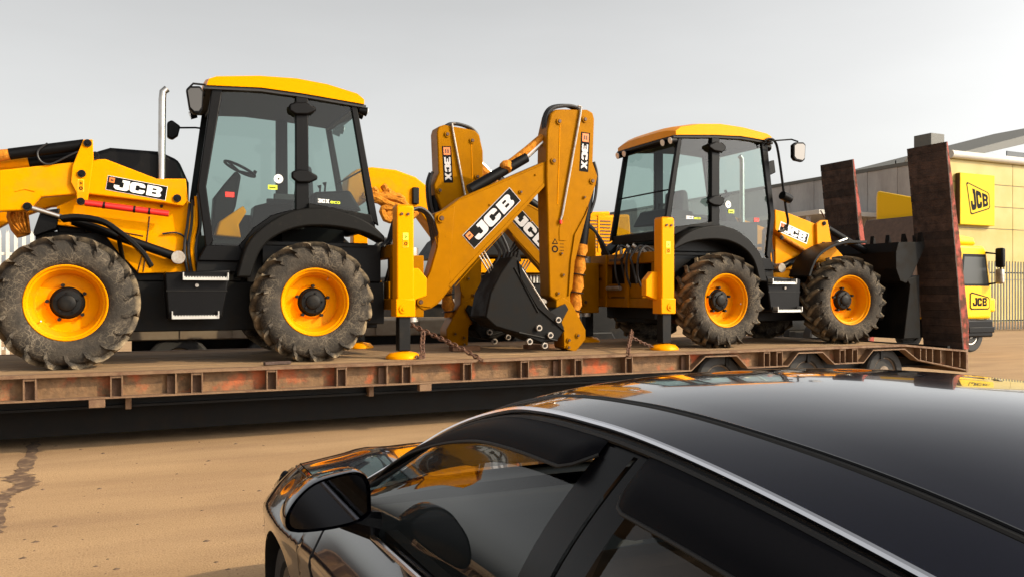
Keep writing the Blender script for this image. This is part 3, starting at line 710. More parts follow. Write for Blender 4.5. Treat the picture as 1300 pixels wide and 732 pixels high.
    for j in range(ny - 1):
        for i in range(n - 1): q.face((j * n + i, j * n + i + 1, (j + 1) * n + i + 1, (j + 1) * n + i))
    # side skirts and lining
    low = T1([(259, 108), (279, 109), (331, 111.5), (388, 119.5), (451, 130.5), (465, 133)], -CY - .04)
    for sg in (-1, 1):
        b = len(q.v); top = [(x, z) for x, z in rp]; pl = top + low[::-1][1:-1]
        q.v += [(s * ((rp[0][0] + rp[-1][0]) / 2 + (x - (rp[0][0] + rp[-1][0]) / 2) * .97), sg * (CY + .05), z) for x, z in pl]
        q.face([b + k for k in range(len(pl))])
    roof = q.build('roof', YBR, R, smooth=50)
    q = MB(); q.prism(mx([(x, z - .005) for x, z in low] + [(x, z - .04) for x, z in low[::-1]]), -CY - .03, CY + .03); q.build('roof_lining', LIN, roof, smooth=0)
    # lamps
    for (u, v, y) in ((461, 140, -CY + .02), (461, 140, -CY + .22), (461, 140, CY - .22), (461, 140, CY - .02)):
        (x, z), = T1([(u, v)], -CY)
        q = MB(); q.tube([(s * (x + .05), y, z), (s * (x - .05), y, z - .015)], [.04, .058], 14); la = q.build('work_lamp', BLK, R)
        q = MB(); q.tube([(s * (x - .045), y, z - .014), (s * (x - .058), y, z - .018)], .05, 14); q.build('lamp_lens', LAMP, la)
    for y in (-CY + .12, CY - .12):
        x, z = rp[0]; q = MB(); q.tube([(s * (x - .02), y, z - .06), (s * (x + .06), y, z - .075)], [.04, .055], 14); la = q.build('work_lamp', BLK, R)
        q = MB(); q.tube([(s * (x + .058), y, z - .073), (s * (x + .068), y, z - .077)], .047, 14); q.build('lamp_lens', LAMP, la)
    # print on the glass
    for (g_, pts, L_) in ((d1, None, 0), (r1, (404, 257), .30)):
        if pts:
            (x, z), = T1([pts], -CY)
            if s < 0: eco_print(g_, (s * x, -CY + .0225, z), (1, 0, -.03), (0, 0, 1), (0, -1, 0), L_ * 1.02)
            else: eco_print(g_, (s * x - .33, -CY + .0225, z + .01), (1, 0, .0), (0, 0, 1), (0, -1, 0), L_ * 1.02)
    sh = T1([(354, 227), (347, 237), (292, 247)], -CY)
    st = Sheet((0, -CY + .0225, 0), (1, 0, 0), (0, 0, 1), (0, -1, 0))
    st.ring((s * sh[0][0], sh[0][1]), .012, .055, .003, WHT, 18); st.ring((s * sh[0][0], sh[0][1]), .001, .011, .003, BPR, 12)
    st.rect(s * sh[1][0] - .06, sh[1][1] - .035, s * sh[1][0] + .05, sh[1][1] + .02, .003, LIM); st.rect(s * sh[1][0] - .045, sh[1][1] - .015, s * sh[1][0] + .03, sh[1][1] - .003, .005, BPR)
    st.rect(s * sh[2][0] - .05, sh[2][1] - .03, s * sh[2][0] + .05, sh[2][1] + .03, .003, REDP)
    st.build('glass_sticker', d1)
    # cab interior
    (sx, sz), = T1([(340, 290)], 0)
    seat = bx('seat', -.05, .42, -.26, .26, 1.62, 1.78, SEAT, bevel=.04)
    pr('seat_back', [(-.06, 1.72), (.06, 1.74), (-.02, 2.40), (-.06, 2.46), (-.14, 2.44), (-.18, 1.9)], -.24, .24, SEAT, seat, bevel=.05)
    for y in (-.32, .28): bx('armrest', -.05, .35, y, y + .06, 1.98, 2.06, SEAT, seat)
    (cx_, cz_), (dx_, dz_) = T1([(296, 236), (284, 300)], -.15)
    col_ = pr('steering_column', T1([(300, 216), (307, 222), (300, 262), (285, 300), (268, 304), (272, 250), (286, 232)], -.2), -.16, .10, BLK, bevel=.03)
    (wx_, wz_), = T1([(305, 214)], -.1)
    q = MB(); ax = Vector((s * -.42, 0, .9)).normalized(); e1 = Vector((0, 1, 0)); e2 = ax.cross(e1); c_ = Vector((s * wx_, -.05, wz_))
    q.tube([c_ + e1 * (.20 * math.cos(t * PI / 12)) + e2 * (.20 * math.sin(t * PI / 12)) for t in range(25)], .018, 8)
    for t in (0, 2.1, 4.2): q.tube([c_ - ax * .03, c_ + e1 * (.20 * math.cos(t)) + e2 * (.20 * math.sin(t))], .014, 6)
    q.tube([c_ - e2 * .18, c_ - e2 * .18 + ax * .07], .022, 8); q.build('steering_wheel', BLK, col_)
    pr('side_console', T1([(322, 262), (372, 250), (388, 266), (344, 274), (318, 296)], .35), .30, .62, BLK, bevel=.02)
    pr('control_pod', T1([(395, 246), (440, 244), (455, 270), (395, 262)], -.3), -.5, .3, BLK, bevel=.03)
    for y in (-.18, .14): tb('control_lever', [(-.28, y, 1.75), (-.32, y, 2.2), (-.31, y, 2.25)], [.018, .012, .03], BLK, k=8)
    bx('cab_floor', -.75, 1.12, -CY + .05, CY - .05, 1.38, 1.44, BLM)
    yr = -s * .66; bx('side_panel', -.74, .98, *sorted((yr - .04, yr + .04)), 1.44, 1.93 if s > 0 else 1.86, BLK); bx('side_box', -.70, .15, *sorted((yr * .55, yr * .93)), 1.44, 1.98, BLK)
    # yellow loose cover lying in the cab
    pr('floor_cover', T1([(272, 300), (278, 282), (308, 262), (312, 270), (302, 286), (305, 303)], -.4), -.5, -.2, YEL, bevel=.02)
    # mirrors
    if s < 0:
        a = T1([(262, 104), (246, 104), (241, 110), (247, 122)], -1.0)
        m1 = tb('mirror_arm', [(x, -.85 - .06 * i, z) for i, (x, z) in enumerate(a)], .012, BLK, k=8)
        p = T1([(236, 114), (240, 110), (254, 110), (258, 116), (257, 139), (253, 145), (246, 145), (240, 139)], -1.05)
        q = MB(); q.prism(mx(p), -1.08, -.99); q.build('mirror_shell', BLK, m1, bevel=.015)
        c0 = Vector((sum(x for x, z in p) / 8, sum(z for x, z in p) / 8)); q = MB(); q.prism(mx([tuple(c0 + (Vector(k) - c0) * .82) for k in p]), -1.088, -1.079); q.build('mirror_face', MIRR, m1)
        a = T1([(262, 148), (254, 147), (222, 147), (219, 155)], -.3)
        m2 = tb('mirror_arm', [(x, .5, z) for x, z in a], .012, BLK, k=8)
        p = T1([(212, 156), (218, 153), (229, 161), (226, 173), (219, 178), (212, 175)], .5); q = MB(); q.prism(mx(p), .45, .55); q.build('mirror_shell', BLK, m2, bevel=.02)
    else:
        a = T2([(984, 182), (986, 177), (1010, 176), (1014, 180)], -1.05)
        m1 = tb('mirror_arm', [(x, -.8 - .08 * i, z) for i, (x, z) in enumerate(a)], .012, BLK, k=8)
        p = T2([(1006, 184), (1010, 181), (1019, 181), (1022, 184), (1021, 203), (1018, 206), (1009, 204), (1006, 200)], -1.08)
        q = MB(); q.prism(mx(p), -1.10, -1.03); q.build('mirror_shell', BLK, m1, bevel=.012)
        c0 = Vector((sum(x for x, z in p) / 8, sum(z for x, z in p) / 8)); q = MB(); q.prism(mx([tuple(c0 + (Vector(k) - c0) * .82) for k in p]), -1.108, -1.099); q.build('mirror_face', MIRR, m1)
        p = T2([(976, 206), (984, 203), (986, 219), (980, 222), (976, 219)], .8); q = MB(); q.prism(mx(p), .82, .90); q.build('mirror_shell', BLK, m1, bevel=.012)
        hb = T2([(968, 180), (974, 177), (981, 180), (986, 196), (995, 262), (998, 282), (994, 292), (986, 294)], -.80)
        tb('grab_rail', [(x, -.84, z) for x, z in hb], .020, BLK, k=8, sm=4)
        hb = T2([(993, 248), (1000, 247), (1004, 253), (1000, 260)], -.9); q = MB(); q.tube([(s * hb[0][0], -.9, hb[0][1]), (s * hb[2][0], -.88, hb[2][1])], .07, 12); q.build('side_lamp', BLK, R)
    # beacon bracket

    # ---------------- stabilisers and rear frame
    for sg in (-1, 1):
        xs_ = -1.07; y0, y1 = sorted((sg * 1.0, sg * 1.20))
        z0, z1 = .52, 1.885
        lg = bx('stabiliser', xs_ - .13, xs_ + .09, y0, y1, z0, z1, YBR, bevel=.018)
        bx('top_cap', xs_ - .115, xs_ + .075, y0 + .015, y1 - .015, z1, z1 + .012, YBR, lg, bevel=.004)
        bx('foot_collar', xs_ - .145, xs_ + .105, y0 - .012, y1 + .012, z0, z0 + .22, YBR, lg, bevel=.012)
        yy = y0 - .012 if sg < 0 else y1 + .012
        q = MB(); q.cyl((s * (xs_ + .01), 0, z0 + .10), .055, yy - .015, yy + .015, 16); q.cyl((s * (xs_ + .01), 0, z0 + .10), .022, yy - .03, yy + .03, 12); q.build('collar_pin', YBR, lg)
        il = bx('inner_leg', xs_ - .095, xs_ + .055, y0 + .03, y1 - .03, .10, z0 + .02, BLM, lg, bevel=.01)
        q = MB(); q.lathe([(.06, .09), (.17, .07), (.215, .03), (.22, .0)], 24)
        T = Matrix.Rotation(PI / 2, 4, 'X')
        q.v = [(v[0] + s * (xs_ - .02), v[2] * .8 + (y0 + y1) / 2, v[1] + .004) for v in q.v]; q.build('foot_pad', YBR, lg)
        stt = Sheet((s * (xs_ - .02), y0 - .001, 1.45), (1, 0, 0), (0, 0, 1), (0, -1, 0))
        if sg < 0:
            stt.rect(-.035, -.08, .035, .10, .003, LIM); stt.rect(-.03, -.075, .03, .01, .005, YBR); stt.ring((0, .05), .012, .022, .005, BPR, 3); stt.ring((0, -.035), .012, .022, .006, BPR, 10); stt.build('warning_sticker', lg)
            q = MB(); q.cyl((s * (xs_ - .05), 0, 1.78), .018, y0 - .02, y0, 10); q.cyl((s * (xs_ + .03), 0, 1.78), .018, y0 - .02, y0, 10); q.build('frame_bolt', PIN, lg)
        # hose guard bracket between leg and frame
        pr('leg_bracket', [(xs_ - .16, .72), (xs_ - .33, .78), (xs_ - .33, 1.0), (xs_ - .22, 1.12), (xs_ - .12, 1.12), (xs_ - .12, .72)], *sorted((sg * .98, sg * 1.10)), YBR, lg, bevel=.01)
    fx0, fx1 = -1.16, -.98
    fm = bx('rear_frame', fx0, fx1, -.99, .99, 1.26, 1.42, YSH)
    bx('frame_rail', fx0, fx1, -.99, .99, .60, .74, YSH, fm)
    for y0, y1 in ((-.99, -.86), (.90, .99)): bx('frame_post', fx0 + .01, fx1 - .01, y0, y1, .741, 1.259, YSH, fm)
    bx('frame_plate', fx0 + .02, fx1 - .05, .40, .899, .741, 1.259, YSH, fm)
    bx('frame_plate', fx0 + .015, fx1 - .06, -.62, .399, .741, .96, YSH, fm)
    bx('frame_lug', fx0 - .03, fx0 + .01, -.30, -.20, .60, 1.42, YSH, fm); bx('frame_lug', fx0 - .03, fx0 + .01, .34, .44, .60, 1.42, YSH, fm)
    bx('frame_slot', fx0 + .005, fx0 + .012, -.15, .25, .70, .76, PIN, fm); bx('frame_slot', fx0 - .006, fx0 + .002, -.12, .28, 1.31, 1.35, PIN, fm); bx('frame_slot', fx0 + .01, fx0 + .018, .55, .70, 1.02, 1.06, PIN, fm)
    bx('valve_block', -1.0, -.80, -.35, .35, .85, 1.30, BLM)
    for y, z in ((-.1, .89),): q = MB(); q.tube([(s * -1.20, y, z), (s * -1.20, y + .38, z)], .035, 12); q.build('clamp_ram', STL, fm)
    rnd = random.Random(4)
    for k in range(5):
        y = -.72 + .15 * k
        tb('hydraulic_hose', [(-.95, y, 1.40), (-1.10 - .08 * rnd.random(), y + .05, 1.50 + .06 * rnd.random()), (-1.24, y + .12 * rnd.random(), 1.36), (-1.22, y + .1, 1.0 + .3 * rnd.random()), (-1.1, y + .12, .85)], .019, HOSE, fm, 7, 5)
    for y in (-.42, -.25, .0): q = MB(); q.tube([(s * -1.12, y, 1.42), (s * -1.12, y, 1.50), (s * -1.17, y + .03, 1.54)], .03, 8); q.build('hose_fitting', STL, fm)

    # ---------------- backhoe (folded up): traced on the left machine, near face of the boom
    YB = -.70
    def B(pts): return [(-1.5 + (x + 1.5) * bscale, z * bscale) for x, z in T1(pts, YB)]
    by = boom_y
    def bp(name, pts, y0, y1, m, parent, bevel=.012): return pr(name, B(pts), by + y0, by + y1, m, parent, bevel)
    kp = bx('kingpost', -1.50, -1.16, by - .10, by + .10, .50, 1.30, YSH)
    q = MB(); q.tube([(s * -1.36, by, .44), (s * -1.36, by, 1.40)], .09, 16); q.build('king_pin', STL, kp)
    boom = bp('boom', [(530, 389), (533, 369), (545, 345), (554, 314), (555, 296), (551, 280), (552, 271), (565, 266), (586, 250.5), (692, 205), (712, 198), (724, 206), (722, 222), (692, 236.5), (639, 294), (605, 329), (572, 366), (558, 384), (548, 391), (538, 394)], -.11, .11, YSH, R, .015)
    bp('boom_root_plate', [(531, 388), (534, 369), (546, 345), (555, 314), (556, 296), (552, 281), (560, 270), (577, 262), (574, 300), (570, 362), (556, 383), (546, 390)], -.125, -.111, YSH, boom, .006)
    bp('weld_strip', [(692, 236), (639, 293.5), (605, 328.5), (572, 365), (569, 362), (603, 325), (637, 290), (690, 232.5)], -.118, -.111, YSH, boom, .004)
    pts = B([(559.5, 277.5), (542, 366), (533, 383), (661, 244)])
    pins('boom_pin', pts[:1], by - .125, .055, .03, boom, YSH); pins('boom_pin', pts[2:3], by - .125, .05, .03, boom, YSH); pins('boom_pin', pts[3:], by - .11, .03, .02, boom, YSH)
    for run in ([(586, 252), (640, 229), (691, 207)], [(578, 362), (608, 328), (650, 282)], [(552, 300), (556, 320), (548, 345), (536, 370)]):
        w_ = B(run); q = MB(); q.tube(smooth_pts([(s * x, by - .112, z - .012) for x, z in w_], 5), .0055, 5); q.build('weld_bead', YSH, boom)
    for u, v in ((571, 345), (566, 300), (680, 222), (622, 260)):
        (x, z), = B([(u, v)]); q = MB(); q.cyl((s * x, 0, z), .014, by - .128, by - .11, 8); q.build('bolt_head', YSH, boom)
    # boom lettering
    if s < 0:
        a0, a1, a2 = B([(602, 316), (661, 255), (584, 298)])
        r_ = Vector((s * (a1[0] - a0[0]), 0, a1[1] - a0[1])); L_ = r_.length; r_.normalize(); u_ = Vector((-r_.z, 0, r_.x))
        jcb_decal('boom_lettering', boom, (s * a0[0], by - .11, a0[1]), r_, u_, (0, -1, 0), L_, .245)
    else:
        a0, a1 = B([(651, 245), (590, 306)])
        r_ = Vector((s * (a1[0] - a0[0]), 0, a1[1] - a0[1])).normalized(); u_ = Vector((-r_.z, 0, r_.x))
        if u_.z < 0: u_ = -u_
        c_ = Vector((s * a0[0], by - .11, a0[1])) - u_ * .125
        jcb_decal('boom_lettering', boom, c_ - r_ * .0, r_, u_, (0, -1, 0), .86, .245)
    dip = bp('dipper', [(704, 140), (712, 139.5), (744, 140), (751, 144), (753, 152), (751, 207), (757, 224), (755, 235), (741, 274), (731, 300), (726, 332), (722, 366), (723, 384), (741, 418), (741, 429), (727, 446), (714, 441), (712, 416), (704, 410), (704, 381), (696, 376), (694, 300), (692, 223), (693, 167), (698, 145)], -.15, .15, YSH, R, .018)
    bp('dipper_rib', [(741, 272), (745, 262), (727, 333), (724, 366), (719, 376), (722, 331), (727, 298)], -.172, -.151, YSH, dip, .004)
    bp('dipper_lug', [(704, 381), (712, 377), (723, 384), (741, 418), (741, 430), (728, 446), (714, 441), (713, 414), (704, 408)], -.165, -.151, YSH, dip, .006)
    bp('wear_patch', [(719, 276), (722, 282), (722, 296), (717, 306), (708, 306), (708, 290), (713, 276)], -.158, -.151, YSH, dip, .003)
    pts = B([(708, 155), (740.5, 152.5), (701, 205), (750, 230.5), (713, 349), (706.5, 372), (712, 389), (719.5, 431), (719, 440), (731, 425), (711, 322), (740, 251)])
    pins('dipper_pin', pts[:4], by - .15, .045, .02, dip, YSH); pins('dipper_pin', pts[6:10], by - .165, .035, .02, dip, YSH); pins('dipper_pin', pts[4:6], by - .15, .03, .02, dip, YSH); pins('dipper_pin', pts[10:], by - .15, .025, .02, dip, YSH)
    hp = B([(731, 136), (735, 137), (734, 146), (711, 274), (709, 280)]); q = MB(); q.tube([(s * x, by - .175, z) for x, z in hp], .016, 8); q.build('steel_pipe', STL, dip)
    q = MB(); q.tube([(s * hp[4][0], by - .175, hp[4][1]), (s * hp[4][0], by - .175, hp[4][1] - .05)], .022, 8); q.build('pipe_fitting', REDP, dip)
    lw = B([(709, 155), (708, 200), (706, 260)]); q = MB(); q.tube([(s * x, by - .152, z) for x, z in lw], .006, 6); q.build('grease_line', YBR, dip)
    # model decal on the dipper: reads downwards
    a0, a1 = B([(741.5, 169), (739, 218.5)])
    r_ = Vector((s * (a1[0] - a0[0]), 0, a1[1] - a0[1])); L_ = r_.length; r_.normalize(); u_ = Vector((-r_.z, 0, r_.x)) 
    if u_.x < 0: u_ = -u_
    model_decal(dip, Vector((s * a0[0], by - .15, a0[1])) - u_ * .07, r_, u_, (0, -1, 0), L_, .145)
    if s < 0:
        a, = B([(702, 312)]); stt = Sheet((s * a[0] - .04, by - .15, a[1] - .10), (1, 0, 0), (0, 0, 1), (0, -1, 0))
        stt.poly([(.0, .12), (.10, .12), (.05, .20)], .003, BPR); stt.poly([(.022, .133), (.078, .133), (.05, .178)], .005, YSH); stt.ring((.05, .05), .03, .05, .003, BPR, 14)
        for k in range(4): stt.rect(.125, .03 + .045 * k, .19, .037 + .045 * k, .003, BPR)
        stt.build('warning_sticker', dip)
    # hoses arching over the dipper head
    for k in range(3):
        hz = B([(697, 176), (696, 150), (704, 137 - k), (722, 133.5 - k), (735, 136), (739, 142)])
        q = MB(); q.tube(smooth_pts([(s * x, by - .06 + .05 * k, z) for x, z in hz], 5), .026, 8); q.build('hydraulic_hose', HOSE, dip)
    # dipper ram along the top of the boom and bucket ram behind the dipper
    ra = B([(600, 245), (672, 205), (697, 176)])
    bc = MB(); bc.tube([(s * ra[0][0], by, ra[0][1] + .05), (s * ra[1][0], by, ra[1][1] + .07)], .075, 14); rb_ = bc.build('dipper_ram', BLK, R)
    q = MB(); q.tube([(s * ra[1][0], by, ra[1][1] + .07), (s * ra[2][0], by, ra[2][1])], .035, 10); q.build('ram_rod', CHR, rb_)
    ra = B([(752, 236), (743, 310), (741, 318), (733, 402)])
    q = MB(); q.tube([(s * ra[0][0], by, ra[0][1]), (s * ra[1][0], by, ra[1][1])], .085, 14); rb_ = q.build('bucket_ram', BLK, R)
    q = MB(); P_ = [Vector((s * ra[1][0], by, ra[1][1])).lerp(Vector((s * ra[3][0], by, ra[3][1])), t / 12) for t in range(13)]
    q.tube(P_, [.085 + .02 * math.sin(t * 2.1) for t in range(13)], 12); q.build('foam_wrap', FOAM, rb_)
    for t in (2, 5, 8, 11):
        q = MB(); q.lathe([(.10, -.008), (.112, 0), (.10, .008)], 14); d_ = (P_[-1] - P_[0]).to_track_quat('Y', 'Z').to_matrix().to_4x4(); d_.translation = P_[t]
        q.v = [tuple(d_ @ Vector(v)) for v in q.v]; q.build('tie_wire', HOSE, rb_)
    ho = B([(756, 205), (760, 222), (758, 250), (752, 270)])
    for k in (-1, 1): q = MB(); q.tube(smooth_pts([(s * x, by + .06 * k, z) for x, z in ho], 5), .022, 8); q.build('hydraulic_hose', HOSE, rb_)
    for k in range(4):
        y = by - .09 + .06 * k
        q = MB(); q.tube(smooth_pts([(s * x, yy, z) for x, yy, z in ((-1.0, y - .12, 1.36), (-1.18, y - .05, 1.72 + .05 * k), (-1.42, y, 1.92), (-1.62, y, 1.80), (-1.72, y, 1.45 - .1 * k))], 5), .020, 7); q.build('hydraulic_hose', HOSE, kp)
    for k in range(3):
        e0, e1 = B([(612 + 5 * k, 318), (629 + 4 * k, 346)]); q = MB(); q.tube([(s * e0[0], by + .10, e0[1]), (s * e1[0], by + .10, e1[1])], .012, 7); q.build('steel_pipe', STL, boom)
    for k in range(3):
        hz = B([(640 - 5 * k, 292 + 4 * k), (652 - 4 * k, 322), (646 - 6 * k, 352), (668 - 4 * k, 385)]); q = MB(); q.tube(smooth_pts([(s * x, by + .04 + .05 * k, z) for x, z in hz], 5), .020, 7); q.build('hydraulic_hose', HOSE, boom)
    # orange foam wrapped pipes between dipper head and boom
    fw = B([(694, 172), (676, 188), (658, 202), (646, 211), (637, 218)] if s < 0 else [(692, 190), (680, 200), (668, 210), (655, 222), (645, 232)])
    q = MB(); q.tube([(s * x, by + .02, z) for x, z in fw], [.055, .06, .058, .062, .05] if s < 0 else [.08, .095, .1, .085, .07], 10); fo_ = q.build('foam_wrap', FOAM, boom)
    if s < 0:
        q = MB(); k0 = fw[3]
        for t in range(6):
            pass
        q.tube([(s * (k0[0] + .02), by - .06, k0[1] - .05), (s * k0[0], by - .02, k0[1] + .0), (s * (k0[0] - .01), by + .1, k0[1] + .01)], [.07, .10, .06], 10); q.build('foam_wrap', FOAM, boom)
    # bucket curled under the boom
    bo = B([(652, 328), (655, 340), (662, 354), (674, 376), (688, 392), (704, 404), (709, 420), (700, 432), (680, 434), (651, 422), (623, 414), (610, 402), (616, 372), (630, 345), (644, 326)])
    bk = MB(); bk.prism(mx(bo), by - .28, by + .28); bkt = bk.build('bucket', BKT, R, bevel=.02)
    q = MB(); q.prism(mx([(bo[0][0] + .02, bo[0][1] - .03)] + [(x, z) for x, z in bo[1:7]] + [(bo[4][0] + .16, bo[4][1] + .02), (bo[2][0] + .10, bo[2][1])]), by - .30, by - .281); q.build('side_cutter', BKT, bkt, bevel=.006)
    for k in range(5):
        y = by - .24 + .12 * k; x, z = bo[0]; q = MB(); q.prism(mx([(x + .04, z - .05), (x - .05, z - .05), (x - .01 if s < 0 else x + .01, z + .10)]), y - .025, y + .025); q.build('bucket_tooth', BKT, bkt, bevel=.004)
    for (p0, p1) in (((655, 341), (688, 393)), ((646, 340), (676, 396)), ((700, 431), (652, 421))):
        e0, e1 = B([p0, p1]); q = MB(); q.tube([(s * e0[0], by - .285, e0[1]), (s * e1[0], by - .285, e1[1])], .012, 6); q.build('weld_bead', STL if p0[0] == 655 else BLM, bkt)
    lk = B([(700, 405), (690, 424), (676, 415), (664, 432), (683, 437)])
    pins('link_pin', lk, by - .28, .042, .05, bkt, STL, BLM)
    pr('tipping_link', B([(686, 398), (714, 385), (718, 392), (697, 432), (684, 436)]), by - .20, by + .20, BLM, bkt)
    loader(R, s, mx, pr, bx, tb, pins)
    return R

# ---------------- loader of the left machine: arm raised, its front runs out of the picture
def loader_raised(R, s, mx, pr, bx, tb, pins):
    y0, y1 = -.64, -.50
    arm = pr('loader_arm', T1([(-60, 212), (0, 216), (93, 206), (112, 203), (134, 202), (199, 227), (236, 227), (239, 255), (232, 262), (210, 258), (108, 246), (93, 247), (52, 250), (40, 264), (34, 267), (0, 268), (-60, 300)], y0), y0, y1, YEL, bevel=.014)
    pr('loader_arm', T1([(-60, 212), (0, 216), (134, 202), (236, 227), (239, 255), (108, 246), (52, 250), (0, 268), (-60, 300)], y0), .50, .64, YEL, bevel=.014)
    br = pr('arm_bracket', T1([(106, 178), (118, 178), (119, 203), (113, 245), (111, 260), (98, 259), (97, 245), (90, 232), (92, 212)], y0), y0 - .045, y0 - .002, YEL, arm, bevel=.008)
    pts = T1([(111.5, 183), (104, 221.5), (103, 256.5), (35, 262.5), (225, 252), (121, 198)], y0)
    pins('arm_pin', pts[:3], y0 - .045, .042, .02, arm, BLM, BLK); pins('arm_pin', pts[3:], y0, .045, .02, arm, BLM, BLK)
    a0, a1, a2 = T1([(134, 241), (210, 255), (136.5, 221)], y0)
    r_ = Vector((s * (a1[0] - a0[0]), 0, a1[1] - a0[1])); L_ = r_.length; r_.normalize(); u_ = Vector((-r_.z, 0, r_.x)); 
    jcb_decal('arm_lettering', arm, (s * a0[0], y0 - .001, a0[1]), r_, u_, (0, -1, 0), L_, .165)
    k, = T1([(103, 237)], y0); st = Sheet((s * k[0], y0 - .045, k[1]), (1, 0, 0), (0, 0, 1), (0, -1, 0)); st.rect(-.03, -.06, .03, .07, .003, LIM); st.rect(-.026, -.056, .026, .066, .0045, YEL); st.ring((0, .03), .008, .02, .006, BPR, 3); st.ring((0, -.025), .008, .02, .006, BPR, 10); st.build('warning_sticker', arm)
    p = T1([(20, 243), (32, 240), (44, 243)], y0); tb('raised_weld', [(x, y0 - .004, z) for x, z in p], .006, YEL, arm, 6)
    # safety strut
    a, b = T1([(108, 258), (214, 272)], y0); sv = tb('safety_strut', [(a[0], y0 - .03, a[1]), (b[0], y0 - .03, b[1])], .036, RED, k=12)
    for t in (.22, .58, .76): c = Vector((a[0], y0 - .03, a[1])).lerp(Vector((b[0], y0 - .03, b[1])), t); d = Vector((b[0] - a[0], 0, b[1] - a[1])).normalized(); tb('strut_band', [tuple(c - d * .012), tuple(c + d * .012)], .039, BLM, sv, 12)
    # two rams along the top of the arm, with wrapped rods
    for (p0, p1, p2, y) in (((-60, 206), (12, 196), (107, 184), -.58), ((-60, 216), (37, 207), (110, 197), -.40)):
        a, b, c = T1([p0, p1, p2], y)
        rm = tb('tilt_ram', [(b[0], y, b[1]), (c[0], y, c[1])], .062, BLK, k=14)
        P = [Vector((a[0], y, a[1])).lerp(Vector((b[0], y, b[1])), t / 6) for t in range(7)]
        q = MB(); q.tube([(s * p.x, p.y, p.z) for p in P], [.058, .064, .058, .064, .056, .064, .058], 12); q.build('foam_wrap', FOAM if y < -.5 else YEL, rm)
    h = T1([(62, 185), (50, 195), (53, 207), (66, 211), (90, 200), (104, 194)], -.5); tb('hydraulic_hose', [(x, -.66, z) for x, z in h], .010, HOSE, arm, 6, 5)
    # black plate above the tyre and the hanging wrapped hoses
    pr('front_shield', T1([(42, 296), (52, 268), (76, 265), (72, 290), (44, 300)], -.55), -.58, -.3, BLK)
    p = T1([(22, 262), (22, 275), (26, 290), (30, 300)], -.2)
    q = MB(); q.tube([(s * x, -.2, z) for x, z in p], [.09, .11, .10, .07], 10); q.build('foam_wrap', FOAM, arm)
    for k in range(5): p = T1([(14 + 5 * k, 264), (12 + 6 * k, 280), (26 + 3 * k, 296)], -.3); tb('hydraulic_hose', [(x, -.3, z) for x, z in p], .012, FOAM, arm, 6, 4)

